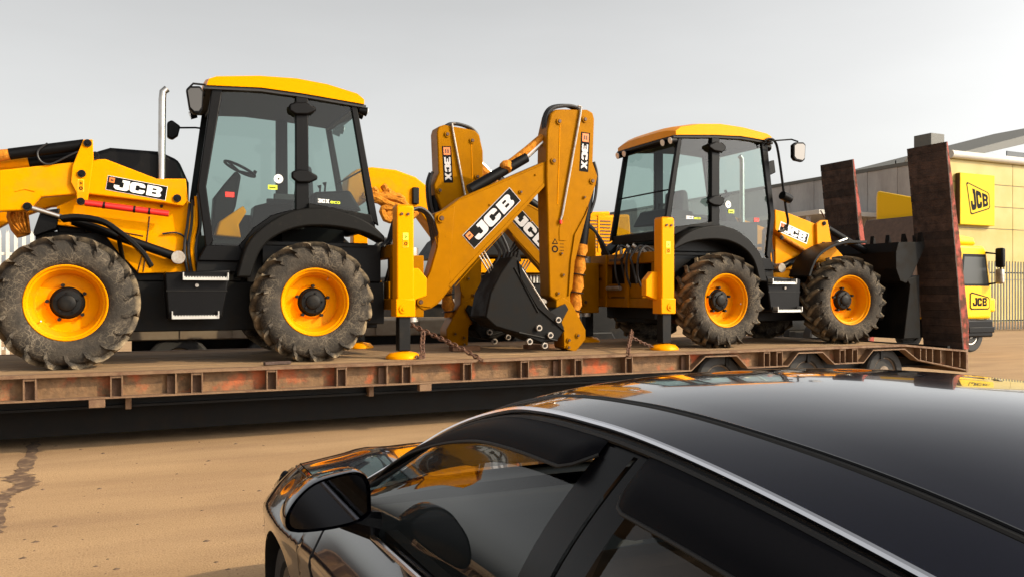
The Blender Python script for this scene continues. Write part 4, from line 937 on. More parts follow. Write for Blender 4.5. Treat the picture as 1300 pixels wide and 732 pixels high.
# ---------------- loader of the right machine: arm lowered, toothed bucket tipped back
def loader_lowered(R, s, mx, pr, bx, tb, pins):
    y0, y1 = -.64, -.50
    arm = pr('loader_arm', T2([(984, 266), (1000, 270), (1040, 286), (1052, 284), (1056, 308), (1075, 330), (1120, 345), (1152, 380), (1142, 392), (1105, 362), (1062, 345), (1040, 337), (1026, 322), (984, 292)], y0), y0, y1, YEL, bevel=.014)
    pr('loader_arm', T2([(984, 266), (1000, 270), (1040, 286), (1052, 284), (1056, 308), (1075, 330), (1120, 345), (1152, 380), (1142, 392), (1105, 362), (1062, 345), (1040, 337), (1026, 322), (984, 292)], y0), .50, .64, YEL, bevel=.014)
    pr('arm_bracket', T2([(1034, 284), (1040, 280), (1048, 280), (1052, 306), (1046, 322), (1035, 324)], y0), y0 - .05, y0 - .002, YEL, arm, bevel=.008)
    pts = T2([(1043, 284), (1042, 310), (989, 302)], y0); pins('arm_pin', pts, y0 - .05, .035, .02, arm, BLM, BLK)
    a0, a1, a2 = T2([(988, 294), (1024, 310), (990, 279)], y0)
    r_ = Vector((a1[0] - a0[0], 0, a1[1] - a0[1])); L_ = r_.length; r_.normalize(); u_ = Vector((-r_.z, 0, r_.x))
    jcb_decal('arm_lettering', arm, (a0[0], y0 - .001, a0[1]), r_, u_, (1e-6, -1, 0), L_, .175)
    # channel of the tower below the arm
    pr('tower_channel', T2([(984, 300), (1030, 328), (1044, 342), (984, 342)], -.55), -.56, -.45, YEL)
    tl = T2([(988, 300), (1032, 326)], -.6); tb('safety_strut', [(tl[0][0], -.66, tl[0][1]), (tl[1][0], -.66, tl[1][1])], .030, FOAM, k=10)
    h = T2([(1036, 268), (1041, 277)], -.5); tb('lock_lever', [(x, -.6, z) for x, z in h], .012, PIN, k=6)
    # rams down to the bucket
    for y in (-.57, .57):
        a, b = T2([(1050, 290), (1140, 345)], -.57); tb('tilt_ram', [(a[0], y, a[1]), (b[0], y, b[1])], .055, BLK, k=12)
    # bucket
    X0, X1, Z0 = 3.50, 4.12, .35
    out = [(X1, 1.68), (X1 + .01, 1.60), (X1 - .28, 1.14), (X1 - .44, .98), (X0 + .04, 1.02), (X0 - .06, 1.22), (X0 - .06, 1.50), (X0 + .0, 1.66)]
    inn = [(X0 + .03, 1.66), (X0 - .02, 1.50), (X0 - .02, 1.24), (X0 + .07, 1.06), (X1 - .45, 1.03), (X1 - .31, 1.18), (X1 - .03, 1.66)]
    q = MB(); q.prism(mx(out + inn), -1.2, 1.2); bk = q.build('loader_bucket', BKT, R, smooth=0)
    for y in (-1.225, 1.2): pr('bucket_cheek', out, y, y + .025, BKT, bk)
    for k in range(8):
        y = -1.16 + 2.32 * k / 7
        q = MB(); q.prism(mx([(X1 - .05, 1.60), (X1 + .01, 1.60), (X1 + .015, 1.72), (X1 - .035, 1.84), (X1 - .05, 1.72)]), y - .04, y + .04); q.build('bucket_tooth', BKT, bk)
    q = MB()
    for y in (-.5, .5): q.prism(mx([(X0 - .15, .55), (X0 + .1, .55), (X0 + .12, 1.0), (X0 - .05, 1.3), (X0 - .2, 1.1)]), y - .05, y + .05)
    q.build('bucket_hinge', BLM, bk)
    pr('quick_hitch', [(X0 - .1, .35), (X0 + .25, .35), (X0 + .3, .98), (X0 + .0, .98)], -.75, .75, BLM, bk)
    a0 = (X1 - .2, 1.66); tb('bucket_ram', [(X1 - .05, -1.05, 1.80), (X1 - .02, -1.05, 1.45)], .025, BLM, bk, 8)
    # lower jaw hanging below the bucket at its near end
    q = MB(); q.prism(mx([(X0 + .15, .06), (X0 + .55, .06), (X1 - .1, 1.12), (X1 - .40, 1.05), (X0 + .3, .95)]), -1.2, -.25); q.build('bucket_jaw', BKT, bk, bevel=.01)

L1 = backhoe_loader('yellow and black digger facing left, with chrome exhaust pipe and raised front arm', 1.98, -1, -.59, 1.0, loader_raised)
L2 = backhoe_loader('yellow and black digger facing right, its toothed front bucket against the upright ramps', 8.06, 1, .70, .965, loader_lowered)

# ---------------- tie-down chains
def chain(label, pts, n_sub=8, r=.011, link=.07):
    P = smooth_pts(pts, n_sub); d = [0]
    for a, b in zip(P, P[1:]): d.append(d[-1] + (b - a).length)
    q = MB(); t = 0; k = 0
    while t < d[-1]:
        i = max(j for j in range(len(d)) if d[j] <= t); i = min(i, len(P) - 2)
        c = P[i].lerp(P[i + 1], (t - d[i]) / max(1e-6, d[i + 1] - d[i])); dr = (P[i + 1] - P[i]).normalized()
        e = dr.cross(Vector((0, 0, 1))).normalized() if k % 2 else dr.cross(Vector((0, 1, .01)).normalized()).normalized()
        ring = [c + dr * (link * .62 * math.cos(a * PI / 5)) + e * (link * .34 * math.sin(a * PI / 5)) for a in range(11)]
        q.tube(ring, r, 5, cap=False); t += link * .82; k += 1
    return tag(q.build('tie_down_chain', CHN), label, 'chain', 'tie-down chains on the deck')
def D(u, v, Y): x, z = wp(u, v, Y); return (x, Y, z)
chain('rusty chain slanting from the left digger\'s yellow stabiliser down to the edge of the deck', [D(522, 412, 10.2), D(548, 424, 10.0), D(578, 438, 9.7), D(604, 452, 9.45), (D(611, 457, 9.33))])
chain('short rusty chain piled on the deck beside the left digger\'s yellow stabiliser foot', [D(537, 424, 10.0), D(536, 440, 9.9), (D(537, 447, 9.8)[0], 9.8, DK + .02), (D(531, 450, 9.7)[0], 9.75, DK + .02), (D(541, 448, 9.7)[0], 9.85, DK + .03)])
chain('rusty chain hanging over the deck edge near the right digger\'s stabiliser', [D(802, 420, 10.0), D(800, 430, 9.7), D(798, 440, 9.45), D(797, 452, 9.32)])
chain('thin rusty chain running low across the deck to the right digger\'s yellow foot', [D(802, 427, 9.9), D(815, 434, 9.9), D(832, 441, 9.9)], r=.008, link=.05)
# ================================================================== dark saloon car in the foreground
# car frame: p forward, w sideways from the centre line towards the camera side, z up
CO = Vector((0, 2.12)); CH = math.radians(25)
hx_, hz_ = -math.sin(CH), math.cos(CH); rx_, rz_ = math.cos(CH), math.sin(CH)
QC = .58
def car_world(p, w, z):
    q = QC - w
    cx = CO.x + p * hx_ + q * rx_; cz = CO.y + p * hz_ + q * rz_
    return (cx * SN + cz * CS, -cx * CS + cz * SN, z)
PAINT = mat('black_car_paint', (.003, .0035, .011), .14, coat=1.0, spec=.45, dirt=(.06, .05, .045), dirt_amt=.10, dirt_scale=260, dirt_lo=.62, dirt_hi=.70)
PAINT.node_tree.nodes['Principled BSDF'].inputs['Coat Roughness'].default_value = .015
TRIM = mat('gloss_black_trim', (.003, .003, .004), .25, spec=.2)
MATB = mat('matt_black_rubber', (.006, .006, .006), .6)
CGL = glass('car_glass', (.62, .66, .66), 1.5, 0, 1.15)
DEF = mat('smoked_deflector', (.003, .003, .0045), .55, spec=.07)
CCHR = mat('car_chrome', (.80, .80, .84), .16, 1.0)
CSEAT = mat('car_seat_cloth', (.10, .055, .028), .9, var=.2)
CDARK = mat('car_interior', (.010, .010, .011), .7)
HLAMP = mat('headlamp_inside', (.42, .42, .44), .16, .7)
HGL = glass('headlamp_lens', (.85, .86, .88), 1.5, 0)
CAR = empty('saloon_car', 'glossy black saloon car in the foreground with chrome window strip and smoked window deflectors', 'car', car_world(-.1, 0, 0))
CL = CAR.location
class CB(MB):
    def grid(s, fn, us, vs):
        b = len(s.v); n = len(vs)
        for u in us:
            for v in vs: s.v.append(fn(u, v))
        for i in range(len(us) - 1):
            for j in range(n - 1):
                s.face((b + i * n + j, b + i * n + j + 1, b + (i + 1) * n + j + 1, b + (i + 1) * n + j))
        return s
    def done(s, name, m=None, parent=None, **k):
        s.v = [tuple(Vector(car_world(*v)) - CL) for v in s.v]
        return s.build(name, m, parent or CAR, **k)
def lin(a, b, n): return [a + (b - a) * i / n for i in range(n + 1)]
rail_z = spl([(-2.0, 1.05), (-1.65, 1.19), (-1.216, 1.288), (-.791, 1.351), (-.461, 1.371), (-.2, 1.366), (0, 1.345), (.35, 1.246), (.64, 1.10), (.95, .945), (1.05, .90)])
rail_w = spl([(-2.0, .50), (-1.4, .565), (-.6, .585), (0, .58), (.35, .615), (.64, .69), (.95, .775), (1.05, .79)])
belt_z = spl([(-2.1, .985), (-1.2, .965), (-.3, .945), (.6, .92), (1.05, .895)])
belt_w = spl([(-2.1, .74), (-1.2, .80), (-.3, .815), (.6, .81), (1.05, .80)])
crown_z = spl([(-2.0, 1.10), (-1.7, 1.28), (-1.3, 1.43), (-.9, 1.472), (-.6, 1.470), (-.3, 1.452), (0, 1.415), (.3, 1.352), (.6, 1.225), (.95, 1.02), (1.1, .94)])
def sfc(p, v, out=0.):
    "side of the cabin: v 0 at the belt line, 1 at the roof rail"
    bw, rw, bz, rz = belt_w(p), rail_w(p), belt_z(p), rail_z(p)
    w = bw + (rw - bw) * v + .034 * math.sin(PI * min(1, max(0, v))) + out * .92
    return (p, w, bz + (rz - bz) * v + out * .35)
def roof_pt(p, w, up=0.):
    W = rail_w(p); k = min(1, abs(w) / W)
    return (p, w, rail_z(p) + (crown_z(p) - rail_z(p)) * (1 - k**2.6) + up)
# ---- roof skin with its two ditches
DW = .475
ps = lin(-1.45, .30, 44)
q = CB(); q.grid(lambda p, k: roof_pt(p, DW * (rail_w(p) / .585) * k), ps, lin(-1, 1, 24)); q.done('roof', PAINT, smooth=60)
for sg in (1, -1):
    q = CB(); q.grid(lambda p, k: roof_pt(p, sg * (DW * rail_w(p) / .585 + .016 + (rail_w(p) - DW * rail_w(p) / .585 - .016) * k), 0), lin(-1.75, 1.0, 60), lin(0, 1, 10)); q.done('roof_side', PAINT, smooth=60)
    q = CB(); q.tube([roof_pt(p, sg * (DW * rail_w(p) / .585 + .008), -.004) for p in lin(-1.45, .42, 40)], .0062, 8); q.done('roof_moulding', MATB)
    q = CB(); q.tube([roof_pt(p, sg * (DW * rail_w(p) / .585 + .004), .001) for p in lin(-1.45, .40, 40)], .0035, 6); q.done('roof_moulding', TRIM)
# ---- windscreens
q = CB(); q.grid(lambda p, k: roof_pt(p, (DW * rail_w(p) / .585) * k, -.004), lin(.305, 1.02, 20), lin(-1, 1, 20)); q.done('windscreen', CGL, smooth=60)
q = CB(); q.grid(lambda p, k: roof_pt(p, (DW * rail_w(p) / .585) * k, -.004), lin(-1.98, -1.455, 14), lin(-1, 1, 20)); q.done('rear_screen', CGL, smooth=60)
# ---- both cabin sides
PB0, PB1 = -.635, -.455           # door pillar
for sg in (1, -1):
    def S(p, v, out=0.): a = sfc(p, v, out); return (a[0], sg * a[1], a[2])
    def vtop(p): return .925 if p < .15 else .925 - .16 * ((p - .15) / .8)**1.5
    q = CB(); q.grid(lambda p, k: S(p, vtop(p) + (.995 - vtop(p)) * k, -.004), lin(-1.75, .98, 60), lin(0, 1, 3)); q.done('window_frame', TRIM)
    q = CB(); q.grid(lambda p, k: S(p - .10 * k, .93 * k, .002), lin(PB0 + .03, (PB0 + PB1) / 2 + .02, 5), lin(0, 1, 12)); q.done('door_pillar', TRIM)
    q = CB(); q.grid(lambda p, k: S(p - .10 * k, .93 * k, .002), lin((PB0 + PB1) / 2 + .035, PB1 + .05, 5), lin(0, 1, 12)); q.done('door_pillar', TRIM)
    q = CB(); q.grid(lambda p, k: S(p - .10 * k, .93 * k, -.012), lin((PB0 + PB1) / 2 + .01, (PB0 + PB1) / 2 + .045, 2), lin(0, 1, 12)); q.done('door_gap', MATB)
    q = CB(); q.grid(lambda p, k: S(p, .985 * k, .0), lin(-2.05, -1.50, 10), lin(0, 1, 10)); q.done('rear_pillar', PAINT, smooth=60)
    q = CB(); q.grid(lambda p, k: S(p, vtop(p) * k, -.012), lin(PB1 - .05, .97, 34), lin(0, 1, 12)); q.done('front_door_glass', CGL, smooth=60)
    q = CB(); q.grid(lambda p, k: S(p, vtop(p) * k, -.012), lin(-1.52, PB0 - .02, 24), lin(0, 1, 12)); q.done('rear_door_glass', CGL, smooth=60)
    q = CB(); q.grid(lambda p, k: S(p, k, .003), lin(.70, .99, 8), [v for v in lin(0, .9, 6)]); q.done('mirror_corner', TRIM)
    q = CB(); q.tube([S(p, 1.0, .004) for p in lin(-1.78, .93, 70)], .0075, 8); q.done('chrome_strip', CCHR)
    q = CB(); q.tube([S(p, .955, .004) for p in lin(-1.7, .80, 50)], .006, 6); q.done('rubber_seal', MATB)
    q = CB(); q.tube([S(p, .0, .006) for p in lin(-1.6, .92, 50)], .0085, 8); q.done('belt_strip', CCHR if sg > 0 else TRIM)
    # smoked rain deflectors: a curved lip standing off the glass
    for d0, d1, v0, v1 in ((PB1 - .06, .66, .79, .945), (-1.50, PB0 - .02, .735, .945)):
        def lip(p, k):
            e = min(1, (p - d0) / .05, (d1 - p) / .25 if d1 > .3 else (d1 - p) / .05); e = max(.02, e)**.5
            vt = vtop(p) + .035; v0_ = vt - (vt - v0) * (.35 + .65 * e)
            return S(p, vt + (v0_ - vt) * k, .004 + .040 * e * math.sin(min(1, k * 1.25) * PI / 2) * (1 if k < .98 else .93))
        q = CB(); q.grid(lip, lin(d0, d1, 40), lin(0, 1, 10)); q.done('wind_deflector', DEF, smooth=60)
        q = CB(); q.tube([lip(p, 1.0) for p in lin(d0, d1, 40)], .004, 6); q.done('deflector_edge', MATB)
# ---- lower body
AC, AR = 1.45, .365               # wheel arch
AC2 = -1.25
top_z = spl([(-2.45, .86), (-2.1, .985), (-1.2, .965), (-.3, .945), (.6, .92), (1.05, .91), (1.5, .915), (1.9, .875), (2.2, .80), (2.38, .71), (2.5, .58)])
top_w = spl([(-2.45, .62), (-2.1, .74), (-1.2, .80), (.6, .81), (1.05, .80), (1.5, .80), (1.9, .76), (2.2, .66), (2.38, .54), (2.5, .40)])
max_w = spl([(-2.45, .66), (-2.1, .83), (-1.25, .915), (0, .905), (1.0, .91), (1.45, .945), (1.8, .93), (2.1, .855), (2.3, .735), (2.42, .59), (2.5, .45)])
def body(p, k, out=0.):
    "k 0 at the top edge of the body side, 1 at the sill"
    tz, tw_, mw = top_z(p), top_w(p), max_w(p); zz = tz + (.20 - tz) * k
    pr_ = 1 - (1 - min(1, k / .30))**2 if k < .30 else 1 - .055 * ((k - .30) / .70)**2
    crease = .012 * math.exp(-((k - .24) / .05)**2)
    return (p, tw_ + (mw - tw_) * pr_ + crease + out, zz)
def zlo(p):
    z = .20
    for c in (AC, AC2):
        if abs(p - c) < AR: z = max(z, .33 + math.sqrt(AR**2 - (p - c)**2))
    return z
cols = sorted(set([round(x, 4) for x in lin(-2.45, 2.5, 99)] + [round(c + AR * math.cos(a * PI / 24), 4) for c in (AC, AC2) for a in range(25)]))
for sg in (1, -1):
    def Bd(p, t):
        tz = top_z(p); kmax = (tz - zlo(p)) / (tz - .20); a = body(p, t * kmax); return (a[0], sg * a[1], a[2])
    q = CB(); q.grid(Bd, cols, lin(0, 1, 26)); q.done('body_side', PAINT, smooth=50)
    for c in (AC, AC2):
        q = CB(); q.grid(lambda a, k: (c + (AR - .004) * math.cos(a), sg * (body(c + AR * math.cos(a), .45)[1] - .004 - .30 * k), .33 + (AR - .004) * math.sin(a)), lin(-.35, PI + .35, 30), lin(0, 1, 3)); q.done('wheel_housing', MATB)
    # shut lines
    q = CB(); q.tube([(lambda a: (a[0] - .05 * math.sin(k * 2.2), sg * a[1], a[2]))(body(.93, k, .0005)) for k in lin(.02, .98, 24)], .0035, 5); q.done('door_gap', MATB)
    q = CB(); q.tube([(lambda a: (a[0], sg * (a[1] + .001), a[2]))(body(p, .015)) for p in lin(1.02, 2.12, 24)], .003, 5); q.done('bonnet_gap', MATB)
# bonnet, nose, boot
q = CB(); q.grid(lambda p, k: (p, (top_w(p) - .006) * k, top_z(p) + .055 * (1 - abs(k)**2.5) * min(1, (2.55 - p) / .5) + .012 * math.exp(-((abs(k) - .62) / .10)**2)), lin(1.03, 2.40, 30), lin(-1, 1, 30)); q.done('bonnet', PAINT, smooth=60)
q = CB(); q.grid(lambda k, t: (2.40 + .115 * (1 - k**2) + .05 * math.sin(t * PI), top_w(2.40) * k + (max_w(2.42) - top_w(2.40)) * k * min(1, t * 3), top_z(2.40) + (.20 - top_z(2.40)) * t), lin(-1, 1, 20), lin(0, 1, 12)); q.done('front_bumper', PAINT, smooth=60)
q = CB(); q.grid(lambda p, k: (p, (top_w(p)) * k, top_z(p) + .04 * (1 - k * k)), lin(-2.45, -1.93, 8), lin(-1, 1, 12)); q.done('boot_lid', PAINT, smooth=60)
q = CB(); q.grid(lambda k, t: (-2.45 - .08 * math.sin(t * PI), .64 * k, .86 - .66 * t), lin(-1, 1, 10), lin(0, 1, 8)); q.done('rear_bumper', PAINT, smooth=60)
q = CB(); q.box(-2.3, 2.3, -.80, .80, .19, .22); q.done('floor_pan', MATB)
# cowl between screen and bonnet
q = CB(); q.grid(lambda p, k: (p, .79 * k, .915 + .03 * (1 - k * k)), lin(.93, 1.07, 3), lin(-1, 1, 12)); q.done('cowl', MATB)
# headlamps
for sg in (1, -1):
    def HL(u, t, out): 
        p = 1.98 + .40 * u; hgt = .42 + .30 * t
        k = .03 + (.10 + .16 * u) * t; a = body(p, k, out); return (a[0] + out * .3, sg * a[1], a[2] + out * .3)
    q = CB(); q.grid(lambda u, t: HL(u, t, .002), lin(0, 1, 12), lin(0, 1, 8)); h_ = q.done('headlight', HLAMP, smooth=60)
    q = CB(); q.grid(lambda u, t: HL(u, t, .010 + .012 * math.sin(PI * t) * math.sin(PI * u)), lin(0, 1, 12), lin(0, 1, 8)); q.done('headlight_lens', HGL, h_, smooth=60)
    for u, t in ((.45, .5), (.75, .5)):
        a = HL(u, t, .006); q = CB(); q.tube([(a[0] - .03, a[1] - sg * .03, a[2]), (a[0] + .005, a[1] + sg * .008, a[2] + .004)], [.025, .045], 14); q.done('lamp_reflector', TRIM, h_)
# door mirrors
for sg in (1, -1):
    prof = [(.835, 1.0), (.84, 1.085), (.87, 1.12), (.93, 1.118), (1.0, 1.10), (1.05, 1.06), (1.078, 1.01), (1.06, .972), (.97, .965), (.875, .975)]
    prof = [(p.x, p.z + .012) for p in smooth_pts([(a, 0, b) for a, b in prof + prof[:1]], 4)][:-1]
    q = CB(); n = len(prof); cy = sum(a for a, b in prof) / n; cz = sum(b for a, b in prof) / n
    for p, k in ((.415, 1.0), (.43, 1.03), (.50, 1.0), (.55, .84), (.58, .5), (.588, .15)):
        for a, b in prof: q.v.append((p, sg * (cy + (a - cy) * k), cz + (b - cz) * k))
    for i in range(5):
        for j in range(n): q.face((i * n + j, i * n + (j + 1) % n, (i + 1) * n + (j + 1) % n, (i + 1) * n + j))
    q.face([5 * n + j for j in range(n)])
    mr_ = q.done('door_mirror', PAINT, smooth=60)
    q = CB(); b0 = 0
    for a, b in prof: q.v.append((.418, sg * (cy + (a - cy) * .90), cz + (b - cz) * .90))
    q.face(list(range(n))); q.done('mirror_glass', mat('car_mirror_glass', (.05, .05, .055), .03, 1.0) if sg > 0 else MIRR, mr_, smooth=0)
    q = CB(); q.tube([(.50, sg * .80, .95), (.49, sg * .90, .985)], [.045, .03], 10); q.done('mirror_foot', TRIM, mr_)
# wheels
tq = MB(); tq.lathe([(.225, -.07), (.24, -.10), (.30, -.108), (.325, -.09), (.33, -.05), (.33, .05), (.325, .09), (.24, .10), (.225, .07)], 40)
wv = None
for c, sg in ((AC, 1), (AC, -1), (AC2, 1), (AC2, -1)):
    o = car_world(c, sg * .79, .33); loc = Vector(o) - CL
    dirv = Vector(car_world(0, 1, 0)) - Vector(car_world(0, 0, 0)); rz = math.atan2(dirv.y, dirv.x) + PI / 2 + (0 if sg > 0 else PI)
    if wv is None:
        wv = tq.build('wheel', RUBC, CAR, loc); wv.rotation_euler = (0, 0, rz)
        rq = MB(); rq.lathe([(.228, -.075), (.218, -.09), (.20, -.06), (.19, .02), (.06, .01), (.055, -.05), (.001, -.055)], 30, cap=False)
        for k in range(10):
            a = 2 * PI * k / 10; rq.prism([(.05 * math.cos(a) - .014 * math.sin(a), .05 * math.sin(a) + .014 * math.cos(a)), (.21 * math.cos(a) - .011 * math.sin(a), .21 * math.sin(a) + .011 * math.cos(a)), (.21 * math.cos(a) + .011 * math.sin(a), .21 * math.sin(a) - .011 * math.cos(a)), (.05 * math.cos(a) + .014 * math.sin(a), .05 * math.sin(a) - .014 * math.cos(a))], -.075, -.05)
        rq.build('rim', STL, wv, smooth=30)
    else: link_copy(wv, CAR, loc, (0, 0, rz))
# interior
q = CB(); q.grid(lambda p, k: (p, .76 * k, .86 + .06 * (1 - ((p - .75) / .3)**2) - .25 * max(0, (.60 - p) / .12)), lin(.48, 1.0, 12), lin(-1, 1, 8)); q.done('dashboard', CDARK, smooth=60)
q = CB(); q.box(.46, 1.0, -.76, .76, .40, .74); q.done('dashboard_base', CDARK)
for sg in (1, -1):
    q = CB(); q.box(-1.6, .6, sg * .72 - .02, sg * .72 + .02, .25, .90); q.done('door_lining', CDARK)
def seat_(p, w, name='seat'):
    q = CB(); n = 0
    secs = [(p + .10, .42, .24), (p + .02, .62, .25), (p - .08, .85, .25), (p - .16, 1.02, .22), (p - .18, 1.06, .13)]
    for (pp, z, hw) in secs:
        for dp, ww in ((.06, hw * .8), (.03, hw), (-.06, hw * .95), (-.06, -hw * .95), (.03, -hw), (.06, -hw * .8)): q.v.append((pp + dp, w + ww, z))
    for i in range(4):
        for j in range(6): q.face((i * 6 + j, i * 6 + (j + 1) % 6, i * 6 + 6 + (j + 1) % 6, i * 6 + 6 + j))
    q.face([24 + j for j in range(6)]); q.face([j for j in range(6)][::-1])
    s_ = q.done(name, CSEAT, smooth=50, bevel=.03)
    q = CB(); q.box(p - .24, p - .12, w - .13, w + .13, 1.09, 1.25); q.done('headrest', CSEAT, s_, bevel=.05, seg=4)
    q = CB(); q.box(p + .02, p + .52, w - .25, w + .25, .36, .50); q.done('seat_cushion', CSEAT, s_, bevel=.05)
seat_(-.16, .37); seat_(-.16, -.37); seat_(-1.12, .37); seat_(-1.12, -.37)
q = CB(); c_ = Vector((.36, -.37, .90)); ax = Vector((-.85, 0, .52)).normalized(); e1 = Vector((0, 1, 0)); e2 = ax.cross(e1)
q.tube([tuple(c_ + e1 * (.185 * math.cos(t * PI / 16)) + e2 * (.185 * math.sin(t * PI / 16))) for t in range(33)], .014, 8)
for t in (0, PI, PI * 1.5): q.tube([tuple(c_ - ax * .03), tuple(c_ + e1 * (.18 * math.cos(t)) + e2 * (.18 * math.sin(t)))], .012, 6)
q.tube([tuple(c_ - ax * .02), tuple(c_ - ax * .22)], .03, 8); q.done('steering_wheel', mat('wheel_leather', (.05, .05, .055), .4))
q = CB(); q.box(.20, .32, -.10, .10, 1.20, 1.26); q.done('inner_mirror', CDARK, bevel=.02)
# ================================================================== what stands behind the trailer
def cp(u, z): # plan position of pixel column u at camera depth z
    a = (u - CX) / F; return (z * (CS + SN * a), z * (SN - CS * a))
def hz(v, z): return HC + (HY - v) / F * z
CREAM = mat('cream_cladding', (.43, .345, .115), .6, var=.03, var_scale=.4, dirt=(.36, .28, .09), dirt_amt=.4, dirt_scale=.5)
GREYW = mat('grey_sheeting', (.40, .385, .375), .7, var=.06, dirt=(.24, .225, .215), dirt_amt=.6, dirt_scale=.35, stretch=(1, 1, .35))
FASC = mat('pale_fascia', (.50, .48, .44), .5)
DGREY = mat('dark_grey_roof', (.10, .10, .09), .6)
GLZ = mat('window_band', (.05, .055, .055), .3, spec=.25)
SIGNY = mat('sign_yellow', (.58, .41, .001), .45, spec=.3, tint=(1, .6, .05))
LORY = mat('lorry_yellow', (.80, .46, .003), .3, spec=.5, tint=(1, .65, .1))
# ---------------- warehouse
bx0, by0 = cp(1205, 48); z48 = 48
WH = empty('warehouse', 'large warehouse with a grey sheeted side and a sunlit cream front, behind the trailer tail', 'building', (bx0, by0, 0))
topc = hz(193, 48) - .35
def W(q, name, m, **k): q.v = [(a - bx0, b - by0, c) for a, b, c in q.v]; return q.build(name, m, WH, **k)
xe = bx0 + 34; ye = by0 + 40
q = MB(); q.box(bx0 + .06, xe, by0 + .06, ye, 0, topc); W(q, 'wall', GREYW, smooth=0)
rows = [0, 1.6, 3.4] + [hz(v, 48) for v in (288, 259, 230)] + [topc]
rows = [0, 2.55, rows[3], rows[4], rows[5], topc]
for i in range(5):
    for k in range(6):
        q = MB(); q.box(bx0 + .02 + k * 5.6, bx0 + (k + 1) * 5.6 - .02, by0 - .02 - .004 * (k % 2), by0 + .055, rows[i] + .02, rows[i + 1] - .02); W(q, 'cladding_panel', CREAM, smooth=0)
for k in range(34):
    q = MB(); y0 = by0 + .1 + k * 1.15
    q.box(bx0 - .02 - .03 * (k % 2), bx0 + .055, y0, y0 + 1.13, .2, topc - .05); W(q, 'wall_sheet', GREYW, smooth=0)
q = MB(); q.tube([(bx0 - .1, by0 - .15, topc + .2), (xe, by0 - .15, topc + .2)], .24, 12); W(q, 'eaves_gutter', FASC)
q = MB(); q.box(bx0 - .10, bx0 + .12, by0 + .1, ye, topc - .04, topc + .18); W(q, 'roof_edge', DGREY, smooth=0)
q = MB(); q.box(bx0 + .13, xe, by0 + .2, ye, topc + .002, topc + .12); W(q, 'roof', DGREY, smooth=0)
vx = bx0 + 1.5; ya_, yb_ = wx(1160, 180, vx)[0], wx(1182, 180, vx)[0]
q = MB(); q.box(vx, vx + 1.2, min(ya_, yb_), max(ya_, yb_), topc, wx(1170, 171, vx)[1]); W(q, 'roof_vent', DGREY, bevel=.03)
for u, zz in ((1059, 57), (1147, 52)):
    x, y = cp(u, zz); q = MB(); q.tube([(bx0 + .3, y, topc), (bx0 + .3, y, topc + (1.0 if u < 1100 else .45))], .04, 6); W(q, 'mast', BLM)
yy = by0 + 3.4; q = MB(); q.tube([(bx0 + .25, yy, topc), (bx0 + .25, yy - .5, topc + .55), (bx0 + .25, yy - 3, topc + .62)], .10, 8); W(q, 'flue_pipe', FASC)
# electric cable slung along the grey side
cb = smooth_pts([(bx0 - .12, by0 + t * 26, 6.4 - 1.3 * math.sin(t * PI) + 1.6 * t) for t in (0, .25, .5, .75, 1)], 6)
q = MB(); q.tube(cb, .05, 6); W(q, 'slung_cable', FASC)
q = MB(); q.box(bx0 - 5, bx0 - .06, by0 + 5, ye + 4, hz(271, 50) - .0, hz(265, 50)); W(q, 'canopy', FASC, bevel=.02)
for k in range(4): q = MB(); q.box(bx0 - 4.9, bx0 - 4.7, by0 + 6 + 9 * k, by0 + 6.2 + 9 * k, 0, hz(271, 50) - .003); W(q, 'canopy_post', GREYW, smooth=0)
# ---------------- sign on the cream front
zs = 47.9; sx0, sy = cp(1218, 47); sgn_w = 3.0
def on(u, v, Y): x, z = wp(u, v, Y); return x, z
SY = by0 - .35
(xa, za), (xb, zb) = on(1219, 285, SY), on(1263, 223, SY)
SG = empty('company_sign', 'square yellow JCB sign on the cream warehouse front', 'sign', (xa, SY, za))
q = MB(); q.box(0, xb - xa, 0, .30, 0, zb - za); q.use(SIGNY); sb = q.build('sign_box', SIGNY, SG, bevel=.03)
q = MB(); q.box(-.012, -.002, .02, .28, .03, zb - za - .03); q.build('sign_side', PIN, SG, smooth=0)
s = Sheet((0, -.002, 0), ((xb - xa), 0, 0), (0, 0, zb - za), (0, -1, 0))
o_ = [(.17, .80), (.20, .825), (.78, .66), (.83, .62), (.86, .38), (.83, .33), (.33, .20), (.29, .22)]
cx0 = sum(a for a, b in o_) / 8; cy0 = sum(b for a, b in o_) / 8
s.poly(o_, .004, BPR); s.poly([(cx0 + (a - cx0) * .93, cy0 + (b - cy0) * .91) for a, b in o_], .008, SIGNY)
# letters follow the wedge: taller on the left
def warp(st, m, h, quad):
    (a, b, c, d) = [Vector(k) for k in quad]; x = 0; wds = [GL[ch][1] for ch in st]; tot = sum(wds) + .14 * (len(st) - 1)
    for ch in st:
        vs, fs, wd = glyph(ch); s.mb.use(m); out = []
        for vx, vy, _ in vs:
            t = (x + vx) / tot; P = (a.lerp(b, t)).lerp(d.lerp(c, t), vy); out.append(s.at(P.x, P.y, h))
        s.mb.add(out, fs); x += wd + .14
warp('JCB', BPR, .012, [(.32, .275), (.80, .39), (.78, .60), (.25, .73)])
s.build('sign_lettering', sb)
